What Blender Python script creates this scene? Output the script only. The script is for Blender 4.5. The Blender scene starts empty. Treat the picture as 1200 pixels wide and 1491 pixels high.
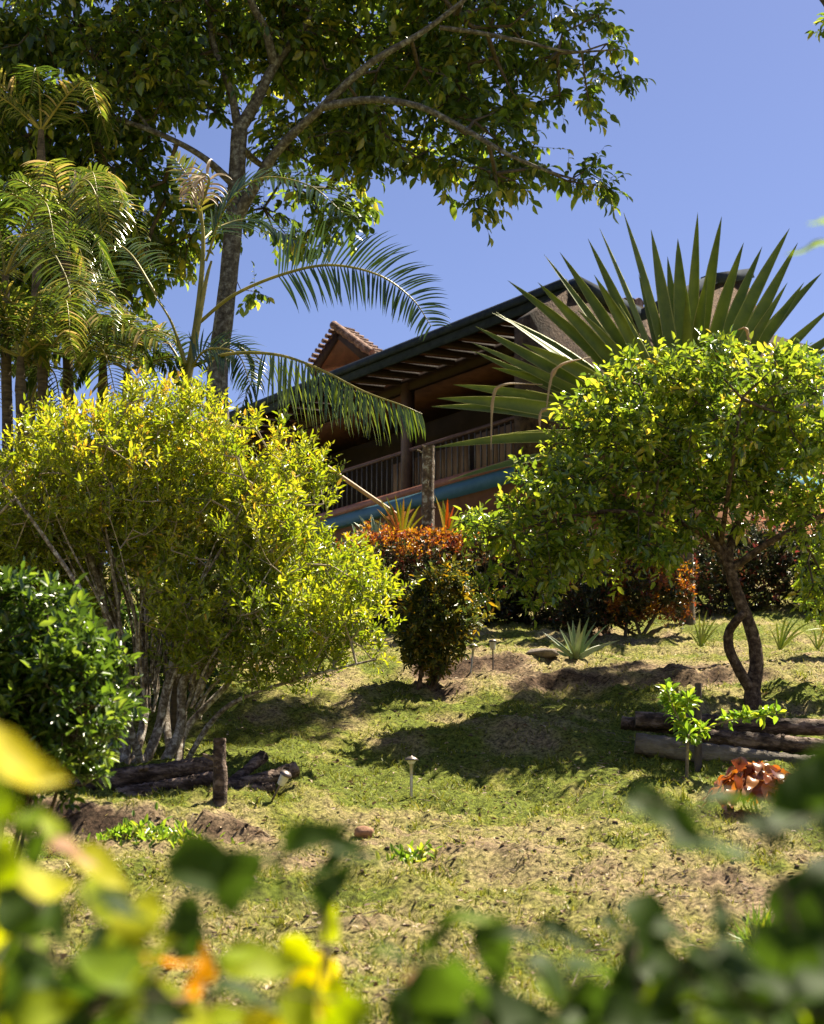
import bpy, math, random
import numpy as np
from mathutils import Vector
rng = np.random.default_rng(7); random.seed(7)
SC = bpy.context.scene; COL = SC.collection
R = math.radians
# ---------------------------------------------------------------- camera
PITCH = math.atan((1250-745.5)/(745.5/math.tan(R(17.5))))
FPX = 745.5/math.tan(R(17.5))
cam = bpy.data.cameras.new('camera'); co = bpy.data.objects.new('camera', cam); COL.objects.link(co)
cam.sensor_fit = 'VERTICAL'; cam.sensor_height = 36; cam.lens = 18/math.tan(R(17.5))
cam.clip_start = .05; cam.clip_end = 3000
co.location = (0, 0, 0); co.rotation_euler = (R(90)+PITCH, 0, 0)
cam.dof.use_dof = True; cam.dof.focus_distance = 17.0; cam.dof.aperture_fstop = 2.9
SC.camera = co
# ---------------------------------------------------------------- sky, sun, exposure
SUN_EL, SUN_AZ = 58, 52
w = bpy.data.worlds.new('World'); SC.world = w; w.use_nodes = True
nt = w.node_tree; bg = nt.nodes['Background']
sky = nt.nodes.new('ShaderNodeTexSky'); sky.sky_type = 'NISHITA'; sky.sun_disc = False
sky.sun_elevation = R(SUN_EL); sky.sun_rotation = R(SUN_AZ); sky.altitude = 1500; sky.air_density = 1.0
sky.dust_density = 1.6; sky.ozone_density = 5.5
sm = nt.nodes.new('ShaderNodeMix'); sm.data_type = 'RGBA'; sm.blend_type = 'MULTIPLY'; sm.inputs[0].default_value = 1
sm.inputs[7].default_value = (.98, .80, .84, 1); nt.links.new(sky.outputs[0], sm.inputs[6])
nt.links.new(sm.outputs[2], bg.inputs[0]); bg.inputs[1].default_value = .05
sl = bpy.data.lights.new('sun', 'SUN'); so = bpy.data.objects.new('sun', sl); COL.objects.link(so)
sl.energy = 5.0; sl.angle = R(.5); sl.color = (1, .90, .70)
sd = Vector((math.sin(R(SUN_AZ))*math.cos(R(SUN_EL)), math.cos(R(SUN_AZ))*math.cos(R(SUN_EL)), math.sin(R(SUN_EL))))
so.rotation_euler = sd.to_track_quat('Z', 'Y').to_euler(); so.location = (0, 0, 30)
SC.view_settings.view_transform = 'Standard'; SC.view_settings.look = 'None'
SC.view_settings.exposure = 1.92; SC.view_settings.gamma = 1; SC.view_settings.use_curve_mapping = False
SC.cycles.max_bounces = 6; SC.cycles.transmission_bounces = 4; SC.cycles.diffuse_bounces = 3; SC.cycles.glossy_bounces = 2

# ---------------------------------------------------------------- pixel / world helpers
CP, SP = math.cos(PITCH), math.sin(PITCH)
def ray(px, py):
    x = (px-600)/FPX; v = (745.5-py)/FPX
    return np.array([x, CP-v*SP, SP+v*CP])
def P(px, py, d):
    r = ray(px, py); return r*(d/r[1])
def S(px, d): return px*d/FPX/CP
def nrm(a):
    return a/np.maximum(np.linalg.norm(a, axis=-1, keepdims=True), 1e-9)

_ph = np.random.default_rng(3).uniform(0, 6.28, (40, 3))
def snoise(x, y, f, k=0):
    s = 0
    for i in range(6):
        a = _ph[(i+k*6) % 40]
        th = a[2]
        s = s+np.sin((x*math.cos(th)+y*math.sin(th))*f*(1+.35*i)+a[0]+1.3*np.sin((y*math.cos(th)-x*math.sin(th))*f*.7+a[1]))
    return s/3.2
def row2z(d, row): return P(600, row, d)[2]
_pd = [-200, 0, 4, 7, 10, 12.3, 13.8, 15.5, 17.2, 18.6, 19.7, 22.5, 27, 33, 60, 700]
_pz = [-1.6, -1.6, -1.3, row2z(7, 1515), row2z(10, 1330), row2z(12.3, 1215), row2z(13.8, 1165), row2z(15.5, 1090), row2z(17.2, 1030),
       row2z(18.6, 990), row2z(19.7, 968), row2z(22.5, 940), row2z(27, 898), 5.9, 6.4, 6.4]
def sstep(t): t = np.clip(t, 0, 1); return t*t*(3-2*t)
def zg(x, y, fine=True):
    x = np.asarray(x, float); y = np.asarray(y, float)
    z = np.interp(y, _pd, _pz)
    # smooth the corners of the profile
    z = .5*z+.25*np.interp(y-.5, _pd, _pz)+.25*np.interp(y+.5, _pd, _pz)
    near = sstep((y-5)/3)*sstep((60-y)/20)
    # banks (dark soil risers that face the camera)
    def bank(y0, h, x0, x1, wd=.22, soft=1.0):
        m = sstep((x-x0)/soft)*sstep((x1-x)/soft)
        yy = y0+.22*np.sin(x*1.3+y0)+.09*np.sin(x*3.7+1)+.02*np.sin(x*9+y0)
        return m*(h*sstep((y-yy)/wd)-h*sstep((y-yy-.1)/2.6))
    z = z+bank(12.25, .25, -5.5, -.45, .3, 1.6)
    z = z+bank(18.0, .15, .1, 6, .35, 2.)
    z = z+bank(16.45, .14, 1.6, 7, .4, 1.5)
    z = z+bank(18.9, .14, -1.5, 3.0, .45, 1.8)
    z = z+bank(10.6, .06, .8, 4.2, .5)
    z = z+near*(.05*snoise(x, y, .8)+.06*snoise(x, y, 2.3, 1))
    if fine:
        z = z+near*(.034*snoise(x, y, 6, 2)+.018*snoise(x, y, 17, 3)+.018*snoise(x, y, 37, 5))
    return z
def G(px, py):
    r = ray(px, py); t = 5.0
    while t < 60:
        p = r*t
        if p[2] < zg(p[0], p[1]): break
        t += .02
    return r*t
def GD(px, d):
    p = P(px, 900, d); return np.array([p[0], d, float(zg(p[0], d))])

# ---------------------------------------------------------------- object helpers
def mesh_np(name, V, F, mat, parent=None, tint=None, smooth=False, mats=None):
    """F: array (n,k) or list of arrays of different k"""
    if not isinstance(F, list): F = [F]
    F = [np.asarray(f, np.int32) for f in F if len(f)]
    V = np.asarray(V, np.float32)
    me = bpy.data.meshes.new(name)
    me.vertices.add(len(V)); me.vertices.foreach_set('co', V.ravel())
    li = np.concatenate([f.ravel() for f in F]); tot = np.concatenate([np.full(len(f), f.shape[1]) for f in F])
    st = np.concatenate([[0], np.cumsum(tot)[:-1]]).astype(np.int32)
    me.loops.add(len(li)); me.loops.foreach_set('vertex_index', li)
    me.polygons.add(len(tot)); me.polygons.foreach_set('loop_start', st)
    if tint is not None:
        a = me.attributes.new('tint', 'FLOAT', 'FACE'); a.data.foreach_set('value', np.asarray(tint, np.float32))
    me.update(calc_edges=True)
    if smooth: me.polygons.foreach_set('use_smooth', np.ones(len(tot), bool))
    me.materials.append(mat)
    o = bpy.data.objects.new(name, me); COL.objects.link(o)
    if parent is not None:
        o.parent = parent; o.matrix_parent_inverse = parent.matrix_basis.inverted()
    return o
def tag(o, label=None, cat=None, group=None, kind=None):
    if label: o['label'] = label
    if cat: o['category'] = cat
    if group: o['group'] = group
    if kind: o['kind'] = kind
    return o
def thing(name, label, cat, loc, group=None):
    o = bpy.data.objects.new(name, None); COL.objects.link(o); o.location = tuple(float(c) for c in loc)
    o.empty_display_size = .2
    bpy.context.view_layer.update()
    return tag(o, label, cat, group)

class MB:
    def __init__(s): s.V = []; s.F = {}; s.n = 0; s.T = {}
    def add(s, V, F, t=0.5):
        V = np.asarray(V, float)
        for f in (F if isinstance(F, list) else [F]):
            f = np.asarray(f, int)
            if f.ndim == 1: f = f[None]
            s.F.setdefault(f.shape[1], []).append(f+s.n)
            s.T.setdefault(f.shape[1], []).append(np.broadcast_to(np.asarray(t, float), (len(f),)))
        s.V.append(V); s.n += len(V); return s
    def build(s, name, mat, parent=None, smooth=False):
        ks = sorted(s.F)
        return mesh_np(name, np.concatenate(s.V), [np.concatenate(s.F[k]) for k in ks], mat, parent,
                       np.concatenate([np.concatenate(s.T[k]) for k in ks]), smooth)
BOXF = np.array([[0, 1, 3, 2], [4, 6, 7, 5], [0, 4, 5, 1], [2, 3, 7, 6], [0, 2, 6, 4], [1, 5, 7, 3]])
def obox(mb, o, a, b, c, t=.5):
    """box from corner o with edge vectors a,b,c"""
    o, a, b, c = map(np.asarray, (o, a, b, c))
    V = [o+i*a+j*b+k*c for i in (0, 1) for j in (0, 1) for k in (0, 1)]
    mb.add(V, BOXF if np.dot(np.cross(a, b), c) > 0 else BOXF[:, ::-1], t)
def bar(mb, p, q, wx, wz, up=(0, 0, 1), t=.5):
    p = np.asarray(p, float); q = np.asarray(q, float); d = q-p; dn = nrm(d)
    s = nrm(np.cross(dn, up)); u = np.cross(s, dn)
    obox(mb, p-s*wx/2-u*wz/2, d, s*wx, u*wz, t)
def frames(T):
    """side/up vectors for directions T (N,3)"""
    ref = np.where(np.abs(T[:, 2:3]) < .9, np.array([[0, 0, 1.]]), np.array([[1., 0, 0]]))
    s = nrm(np.cross(T, ref)); return s, np.cross(s, T)
def tubes(mb, p0, p1, r0, r1, n=4, t=.5):
    p0 = np.asarray(p0, float); p1 = np.asarray(p1, float)
    if len(p0) == 0: return
    s, u = frames(nrm(p1-p0)); N = len(p0)
    a = np.arange(n)*2*np.pi/n; c = np.cos(a)[None, :, None]; sn = np.sin(a)[None, :, None]
    ring = s[:, None]*c+u[:, None]*sn
    A = p0[:, None]+ring*np.asarray(r0)[:, None, None]; B = p1[:, None]+ring*np.asarray(r1)[:, None, None]
    V = np.concatenate([A, B], 1).reshape(-1, 3)
    k = np.arange(n); k2 = (k+1) % n
    f = np.stack([k, k2, k2+n, k+n], 1)
    F = (f[None]+(np.arange(N)*2*n)[:, None, None]).reshape(-1, 4)
    mb.add(V, F, t)
def catmull(pts, m=6):
    pts = np.asarray(pts, float)
    if len(pts) < 3:
        tt = np.linspace(0, 1, m*(len(pts)-1)+1)[:, None]; return pts[0]*(1-tt)+pts[-1]*tt
    p = np.concatenate([[2*pts[0]-pts[1]], pts, [2*pts[-1]-pts[-2]]]); out = []
    for i in range(1, len(p)-2):
        for k in range(m):
            t = k/m
            out.append(.5*((2*p[i])+(-p[i-1]+p[i+1])*t+(2*p[i-1]-5*p[i]+4*p[i+1]-p[i+2])*t*t+(-p[i-1]+3*p[i]-3*p[i+1]+p[i+2])*t**3))
    out.append(p[-2]); return np.array(out)
def path_tube(mb, pts, rad, n=10, m=6, lump=0.0, cap=True, seed=0, resample=True):
    """smooth tube along pts with radii interpolated; returns centreline and radii"""
    C = catmull(pts, m) if resample else np.asarray(pts, float)
    ts = np.linspace(0, 1, len(C)); Rr = np.interp(ts, np.linspace(0, 1, len(rad)), rad)
    T = nrm(np.gradient(C, axis=0))
    s = np.zeros_like(C); u = np.zeros_like(C)
    s0, _ = frames(T[:1]); cur = s0[0]
    for i in range(len(C)):
        cur = cur-T[i]*np.dot(cur, T[i]); cur = cur/np.linalg.norm(cur); s[i] = cur; u[i] = np.cross(T[i], cur)
    a = np.arange(n)*2*np.pi/n
    r = np.random.default_rng(seed)
    jit = 1+lump*(np.sin(a*2+seed)[None]*.6*np.sin(ts*9+seed)[:, None]+r.normal(0, .5, (len(C), n)))
    ring = s[:, None]*np.cos(a)[None, :, None]+u[:, None]*np.sin(a)[None, :, None]
    V = (C[:, None]+ring*(Rr[:, None]*jit)[..., None]).reshape(-1, 3)
    k = np.arange(n); k2 = (k+1) % n; f = np.stack([k, k2, k2+n, k+n], 1)
    F = (f[None]+(np.arange(len(C)-1)*n)[:, None, None]).reshape(-1, 4)
    mb.add(V, F)
    if cap:
        mb.add(V[:n], np.arange(n)[::-1]); mb.add(V[-n:], np.arange(n))
    return C, Rr
def lathe(mb, base, axis, prof, n=20):
    """prof: [(r,h)]"""
    axis = nrm(np.asarray(axis, float)); s, u = frames(axis[None]); s, u = s[0], u[0]
    a = np.arange(n)*2*np.pi/n
    V = np.concatenate([np.asarray(base)+axis*h+r*(np.cos(a)[:, None]*s+np.sin(a)[:, None]*u) for r, h in prof])
    k = np.arange(n); k2 = (k+1) % n; f = np.stack([k, k2, k2+n, k+n], 1)
    F = (f[None]+(np.arange(len(prof)-1)*n)[:, None, None]).reshape(-1, 4)
    mb.add(V, F)
    mb.add(V[:n], k[::-1]); mb.add(V[-n:], k)

# leaf templates: (verts xyz in leaf space), faces
LEAF = (np.array([[0, 0, 0], [.3, .5, .12], [.72, .38, .06], [1, 0, -.10], [.72, -.38, .06], [.3, -.5, .12]]), np.array([[0, 1, 2, 3], [0, 3, 4, 5]]))
LEAFB = (np.array([[0, 0, 0], [.22, .36, .10], [.5, .5, .12], [.8, .30, .02], [1, 0, -.14], [.8, -.30, .02], [.5, -.5, .12], [.22, -.36, .10], [.5, 0, .02]]),
         [np.array([[0, 1, 2, 8], [8, 2, 3, 4], [8, 4, 5, 6], [0, 8, 6, 7]])])
BLADE = (np.array([[0, .5, 0], [0, -.5, 0], [.55, -.4, .02], [.55, .4, .02], [1, 0, -.12]]), [np.array([[0, 1, 2, 3]]), np.array([[3, 2, 4]])])
def heart(nseg=7):
    t = np.linspace(0, 1, nseg+1); w = .5*np.sin(np.pi*np.clip(t, 0, 1)**.62)**.9; w[0] = .02; w[-1] = .0
    V = []; 
    for i, tt in enumerate(t):
        zc = -.28*tt*tt+.06*math.sin(tt*7)
        V += [[tt, w[i], .10*w[i]/.5+zc+.02*math.sin(tt*17)], [tt, 0, zc], [tt, -w[i], .10*w[i]/.5+zc+.02*math.cos(tt*15)]]
    F = []
    for i in range(nseg):
        a = 3*i; F += [[a, a+3, a+4, a+1], [a+1, a+4, a+5, a+2]]
    return np.array(V), np.array(F)
HEART = heart()
def leaves(mb, pos, D, N, L, ratio, tpl=LEAF, tint=None, twist=None):
    pos = np.asarray(pos, float); D = nrm(D); Sd = nrm(np.cross(N, D)); N = np.cross(D, Sd)
    tv, tf = tpl; L = np.broadcast_to(np.asarray(L, float), (len(pos),)); ratio = np.broadcast_to(np.asarray(ratio, float), (len(pos),))
    V = pos[:, None]+(D[:, None]*tv[None, :, :1]+Sd[:, None]*tv[None, :, 1:2]*ratio[:, None, None]+N[:, None]*tv[None, :, 2:3])*L[:, None, None]
    K = len(tv); off = (np.arange(len(pos))*K)[:, None, None]
    if tint is None: tint = rng.random(len(pos))
    fs = tf if isinstance(tf, list) else [tf]
    V = V.reshape(-1, 3)
    for i, f in enumerate(fs):
        F = (f[None]+off).reshape(-1, f.shape[1])
        s = mb.F.setdefault(F.shape[1], []); s.append(F+mb.n)
        mb.T.setdefault(F.shape[1], []).append(np.repeat(tint, len(f)))
    mb.V.append(V); mb.n += len(V)

# ---------------------------------------------------------------- materials
def newmat(name):
    m = bpy.data.materials.new(name); m.use_nodes = True
    return m, m.node_tree, m.node_tree.nodes['Principled BSDF']
def ramp(nt, stops, src=None):
    n = nt.nodes.new('ShaderNodeValToRGB'); e = n.color_ramp.elements
    while len(e) < len(stops): e.new(.5)
    for i, (p, c) in enumerate(stops): e[i].position = p; e[i].color = (*c, 1)
    if src is not None: nt.links.new(src, n.inputs[0])
    return n
def noise(nt, scale, detail=5, rough=.55, obj=True, stretch=None, dist=0):
    tc = nt.nodes.new('ShaderNodeTexCoord'); n = nt.nodes.new('ShaderNodeTexNoise')
    n.inputs['Scale'].default_value = scale; n.inputs['Detail'].default_value = detail; n.inputs['Roughness'].default_value = rough
    n.inputs['Distortion'].default_value = dist
    src = tc.outputs['Object']
    if stretch:
        mp = nt.nodes.new('ShaderNodeMapping'); mp.inputs['Scale'].default_value = stretch[:3]
        if len(stretch) > 3: mp.inputs['Rotation'].default_value = stretch[3]
        nt.links.new(src, mp.inputs[0]); src = mp.outputs[0]
    nt.links.new(src, n.inputs['Vector']); return n
def leafmat(name, stops, trans=.45, rough=.38, tv=1.9, spec=.5, hue=.49):
    m, nt, b = newmat(name)
    at = nt.nodes.new('ShaderNodeAttribute'); at.attribute_name = 'tint'
    rp = ramp(nt, stops, at.outputs['Fac'])
    ns = noise(nt, 45, 2); mx = nt.nodes.new('ShaderNodeHueSaturation'); mr = nt.nodes.new('ShaderNodeMapRange')
    mr.inputs['To Min'].default_value = .7; mr.inputs['To Max'].default_value = 1.3
    nt.links.new(ns.outputs['Fac'], mr.inputs['Value']); nt.links.new(mr.outputs[0], mx.inputs['Value'])
    nt.links.new(rp.outputs[0], mx.inputs['Color'])
    nt.links.new(mx.outputs[0], b.inputs['Base Color']); b.inputs['Roughness'].default_value = rough
    b.inputs['Specular IOR Level'].default_value = spec
    tr = nt.nodes.new('ShaderNodeBsdfTranslucent'); hs = nt.nodes.new('ShaderNodeHueSaturation')
    hs.inputs['Hue'].default_value = hue; hs.inputs['Value'].default_value = tv; hs.inputs['Saturation'].default_value = 1.05
    nt.links.new(mx.outputs[0], hs.inputs['Color']); nt.links.new(hs.outputs[0], tr.inputs['Color'])
    ms = nt.nodes.new('ShaderNodeMixShader'); ms.inputs[0].default_value = trans
    nt.links.new(b.outputs[0], ms.inputs[1]); nt.links.new(tr.outputs[0], ms.inputs[2])
    nt.links.new(ms.outputs[0], nt.nodes['Material Output'].inputs['Surface'])
    return m
def rough_mat(name, stops, scale=8, rough=.85, bump=.4, bscale=None, stretch=None, dist=.3, spec=.25, bdist=.02):
    m, nt, b = newmat(name)
    ns = noise(nt, scale, 8, .65, stretch=stretch, dist=dist); rp = ramp(nt, stops, ns.outputs['Fac'])
    nt.links.new(rp.outputs[0], b.inputs['Base Color']); b.inputs['Roughness'].default_value = rough
    b.inputs['Specular IOR Level'].default_value = spec
    nb = noise(nt, bscale or scale*3, 6, .7, stretch=stretch); bp = nt.nodes.new('ShaderNodeBump')
    bp.inputs['Strength'].default_value = bump; bp.inputs['Distance'].default_value = bdist
    nt.links.new(nb.outputs['Fac'], bp.inputs['Height']); nt.links.new(bp.outputs[0], b.inputs['Normal'])
    return m
M = {}
M['bark_grey'] = rough_mat('bark_grey', [(.35, (.035, .028, .02)), (.5, (.095, .08, .06)), (.62, (.20, .19, .155)), (.75, (.36, .36, .31))], 16, bump=.6)
M['bark_pale'] = rough_mat('bark_pale', [(.36, (.07, .05, .035)), (.5, (.20, .16, .12)), (.62, (.50, .46, .40))], 20, bump=.5)
M['bark_brown'] = rough_mat('bark_brown', [(.36, (.022, .013, .008)), (.5, (.075, .045, .027)), (.66, (.20, .14, .095))], 18, bump=.6)
M['twig_pale'] = rough_mat('twig_pale', [(.3, (.16, .12, .08)), (.7, (.42, .35, .27))], 20, bump=.1)
M['twig'] = rough_mat('twig', [(.3, (.10, .075, .05)), (.7, (.28, .23, .17))], 20, bump=.1)
M['twig_dark'] = rough_mat('twig_dark', [(.3, (.035, .025, .016)), (.7, (.12, .09, .06))], 20, bump=.1)
M['log'] = rough_mat('log', [(.38, (.020, .012, .008)), (.5, (.085, .055, .04)), (.62, (.25, .18, .14))], 13, bump=.9, stretch=(.35, 1, 1), bdist=.05)
M['log_grey'] = rough_mat('log_grey', [(.3, (.06, .05, .04)), (.5, (.15, .125, .10)), (.7, (.30, .26, .22))], 7, bump=.9, stretch=(.3, 1, 1), bdist=.05)
M['post'] = rough_mat('post', [(.35, (.05, .035, .025)), (.55, (.17, .12, .085)), (.62, (.42, .41, .36)), (.75, (.5, .49, .44))], 11, bump=.9, bdist=.04)
M['stake'] = rough_mat('stake', [(.3, (.03, .02, .015)), (.7, (.13, .10, .08))], 15, bump=.6, stretch=(1, 1, .2))
M['bamboo'] = rough_mat('bamboo', [(.3, (.24, .13, .06)), (.7, (.42, .27, .15))], 5, .5, .1)
# tree foliage
M['tree_leaf'] = leafmat('tree_leaf', [(0, (.035, .062, .010)), (.5, (.075, .125, .014)), (.86, (.15, .20, .02)), (1, (.24, .23, .03))], .52, .3, 2.4, .7, hue=.485)
M['bush_leaf'] = leafmat('bush_leaf', [(0, (.15, .21, .016)), (.4, (.27, .31, .022)), (.8, (.40, .38, .03)), (.95, (.44, .36, .035)), (1, (.5, .30, .04))], .45, .36, 1.5, .7, hue=.5)
M['citrus_leaf'] = leafmat('citrus_leaf', [(0, (.055, .11, .014)), (.45, (.16, .23, .022)), (.8, (.30, .36, .035)), (.95, (.42, .42, .04)), (1, (.44, .36, .05))], .42, .25, 1.7, .9)
M['dark_leaf'] = leafmat('dark_leaf', [(0, (.022, .045, .008)), (.6, (.055, .105, .012)), (.92, (.12, .20, .02)), (1, (.17, .24, .03))], .35, .3, 1.8, .7)
M['croton_leaf'] = leafmat('croton_leaf', [(0, (.03, .05, .012)), (.6, (.07, .085, .014)), (.9, (.17, .14, .015)), (1, (.30, .20, .02))], .38, .35, 1.8)
M['red_leaf'] = leafmat('red_leaf', [(0, (.10, .03, .02)), (.3, (.22, .06, .02)), (.6, (.37, .15, .022)), (1, (.48, .30, .03))], .4, .35, 1.3)
M['hedge_leaf'] = leafmat('hedge_leaf', [(0, (.016, .022, .010)), (.6, (.035, .048, .014)), (.9, (.08, .06, .02)), (1, (.16, .04, .03))], .3, .35, 1.5)
M['sap_leaf'] = leafmat('sap_leaf', [(0, (.10, .20, .02)), (.6, (.20, .32, .03)), (1, (.36, .38, .04))], .45, .35, 1.5)
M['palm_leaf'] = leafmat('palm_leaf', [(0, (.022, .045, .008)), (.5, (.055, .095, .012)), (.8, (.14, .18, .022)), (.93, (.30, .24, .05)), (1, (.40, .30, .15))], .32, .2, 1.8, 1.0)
M['palm_dead'] = leafmat('palm_dead', [(0, (.30, .20, .11)), (1, (.55, .42, .26))], .3, .5, 1.2)
M['palm_stem'] = rough_mat('palm_stem', [(.3, (.10, .10, .02)), (.5, (.22, .19, .04)), (.7, (.35, .27, .08))], 4, .4, .15)
M['palm_trunk'] = rough_mat('palm_trunk', [(.3, (.04, .03, .02)), (.7, (.19, .14, .09))], 6, bump=.9, stretch=(1, 1, 5))
M['bromeliad'] = leafmat('bromeliad', [(0, (.22, .30, .02)), (.5, (.42, .42, .03)), (.8, (.52, .36, .03)), (1, (.5, .18, .03))], .45, .3, 1.3)
M['aloe'] = leafmat('aloe', [(0, (.13, .19, .07)), (.6, (.22, .30, .12)), (1, (.36, .38, .22))], .12, .35, 1.2)
M['agave_grey'] = leafmat('agave_grey', [(0, (.12, .20, .12)), (1, (.30, .38, .26))], .1, .4, 1.2)
M['strap'] = leafmat('strap', [(0, (.20, .28, .02)), (.6, (.34, .40, .04)), (1, (.40, .40, .10))], .4, .3, 1.4)
M['red_plant'] = leafmat('red_plant', [(0, (.10, .03, .02)), (.4, (.20, .065, .02)), (.8, (.40, .16, .025)), (1, (.34, .20, .15))], .4, .25, 1.5, .8)
M['fg_leaf'] = leafmat('fg_leaf', [(0, (.022, .045, .006)), (.3, (.045, .085, .008)), (.5, (.16, .24, .012)), (.65, (.34, .40, .014)), (.8, (.52, .44, .010)), (.92, (.52, .24, .02)), (1, (.42, .24, .14))], .52, .6, 1.7, .15)
M['grass'] = leafmat('grass', [(0, (.045, .065, .012)), (.3, (.15, .17, .018)), (.5, (.26, .26, .03)), (.65, (.34, .31, .07)), (.85, (.42, .35, .15)), (1, (.52, .45, .28))], .25, .6, 1.4, .2)
def ribleaf(name, c1, c2, edge):
    m, nt, b = newmat(name)
    ns = noise(nt, 3, 5, .6); rp = ramp(nt, [(.3, c1), (.7, c2)], ns.outputs['Fac'])
    at = nt.nodes.new('ShaderNodeAttribute'); at.attribute_name = 'tint'
    mx = nt.nodes.new('ShaderNodeMix'); mx.data_type = 'RGBA'; nt.links.new(at.outputs['Fac'], mx.inputs[0])
    nt.links.new(rp.outputs[0], mx.inputs[6]); mx.inputs[7].default_value = (*edge, 1)
    nt.links.new(mx.outputs[2], b.inputs['Base Color']); b.inputs['Roughness'].default_value = .5
    tr = nt.nodes.new('ShaderNodeBsdfTranslucent'); hs = nt.nodes.new('ShaderNodeHueSaturation'); hs.inputs['Value'].default_value = 1.6
    nt.links.new(mx.outputs[2], hs.inputs['Color']); nt.links.new(hs.outputs[0], tr.inputs['Color'])
    ms = nt.nodes.new('ShaderNodeMixShader'); ms.inputs[0].default_value = .25
    nt.links.new(b.outputs[0], ms.inputs[1]); nt.links.new(tr.outputs[0], ms.inputs[2])
    nt.links.new(ms.outputs[0], nt.nodes['Material Output'].inputs['Surface']); return m
M['furcraea'] = ribleaf('furcraea', (.075, .115, .012), (.17, .21, .024), (.38, .37, .12))
# house
M['fascia'] = rough_mat('fascia', [(.3, (.018, .024, .036)), (.7, (.040, .050, .068))], 5, .85, .2, spec=.06)
M['soffit'] = rough_mat('soffit', [(.3, (.07, .026, .014)), (.7, (.15, .058, .030))], 3, .7, .3)
M['rafter'] = rough_mat('rafter', [(.3, (.016, .007, .005)), (.7, (.034, .014, .009))], 4, .7, .2)
M['purple_wood'] = rough_mat('purple_wood', [(.3, (.07, .04, .04)), (.7, (.14, .085, .085))], 4, .55, .15)
M['pink_wood'] = rough_mat('pink_wood', [(.3, (.24, .10, .07)), (.7, (.40, .18, .13))], 3, .6, .15)
M['blue_paint'] = rough_mat('blue_paint', [(.3, (.055, .14, .22)), (.7, (.09, .20, .29))], 3, .6, .1)
M['orange_wall'] = rough_mat('orange_wall', [(.3, (.16, .06, .02)), (.7, (.30, .13, .05))], 2, .8, .2)
M['panel'] = rough_mat('panel', [(.3, (.16, .09, .05)), (.7, (.30, .19, .11))], 3, .6, .2, stretch=(1, 1, .15))
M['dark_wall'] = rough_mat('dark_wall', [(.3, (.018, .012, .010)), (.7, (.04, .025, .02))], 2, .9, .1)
M['stone_wall'] = rough_mat('stone_wall', [(.36, (.025, .016, .012)), (.5, (.08, .05, .035)), (.62, (.10, .065, .045)), (.72, (.24, .20, .165))], 6, .9, 1.0, bdist=.06)
M['terracotta'] = rough_mat('terracotta', [(.36, (.05, .03, .022)), (.5, (.15, .08, .055)), (.62, (.28, .18, .14)), (.75, (.42, .35, .28))], 9, .85, .6)
M['iron'] = rough_mat('iron', [(.3, (.08, .07, .07)), (.7, (.16, .14, .14))], 9, .5, .1)
def metal(name, c, rough, met=1.0):
    m, nt, b = newmat(name); b.inputs['Metallic'].default_value = met; b.inputs['Roughness'].default_value = rough
    ns = noise(nt, 30, 4); rp = ramp(nt, [(.3, tuple(x*.7 for x in c)), (.7, c)], ns.outputs['Fac'])
    nt.links.new(rp.outputs[0], b.inputs['Base Color']); return m
M['steel'] = metal('steel', (.42, .40, .37), .32); M['cap'] = metal('cap', (.16, .13, .12), .4, .7)
M['lens'] = metal('lens', (.62, .60, .50), .3, 0)
M['stone'] = rough_mat('stone', [(.3, (.16, .08, .045)), (.7, (.36, .20, .12))], 6, .9, .5)
M['rock'] = rough_mat('rock', [(.3, (.10, .08, .065)), (.7, (.28, .23, .19))], 8, .9, .6)
M['soil'] = rough_mat('soil', [(.3, (.05, .03, .02)), (.7, (.13, .085, .06))], 6, .95, .6)
M['litter'] = leafmat('litter', [(0, (.08, .045, .025)), (.5, (.20, .13, .075)), (1, (.42, .33, .22))], .1, .6, 1.0, .2)
# ground
m, nt, b = newmat('ground'); M['ground'] = m
at = nt.nodes.new('ShaderNodeAttribute'); at.attribute_name = 'grassy'
n1 = noise(nt, 7.0, 9, .7); n2 = noise(nt, 26, 6, .7)
ad = nt.nodes.new('ShaderNodeMath'); ad.operation = 'MULTIPLY_ADD'; ad.inputs[1].default_value = .5
nt.links.new(n1.outputs['Fac'], ad.inputs[0]); nt.links.new(at.outputs['Fac'], ad.inputs[2])
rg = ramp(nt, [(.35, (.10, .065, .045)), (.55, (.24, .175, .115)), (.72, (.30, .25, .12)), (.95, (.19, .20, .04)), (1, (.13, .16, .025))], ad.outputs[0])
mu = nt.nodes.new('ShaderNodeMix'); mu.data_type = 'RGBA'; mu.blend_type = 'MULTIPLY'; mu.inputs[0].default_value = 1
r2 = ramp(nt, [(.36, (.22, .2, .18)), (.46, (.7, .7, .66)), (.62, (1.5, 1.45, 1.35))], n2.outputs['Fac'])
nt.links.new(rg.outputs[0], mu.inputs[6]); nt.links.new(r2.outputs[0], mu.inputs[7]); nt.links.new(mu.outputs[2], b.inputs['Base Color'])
b.inputs['Roughness'].default_value = .95; b.inputs['Specular IOR Level'].default_value = .1
n3 = noise(nt, 18, 10, .75); bp = nt.nodes.new('ShaderNodeBump'); bp.inputs['Strength'].default_value = 1; bp.inputs['Distance'].default_value = .06
nt.links.new(n3.outputs['Fac'], bp.inputs['Height']); nt.links.new(bp.outputs[0], b.inputs['Normal'])

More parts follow.
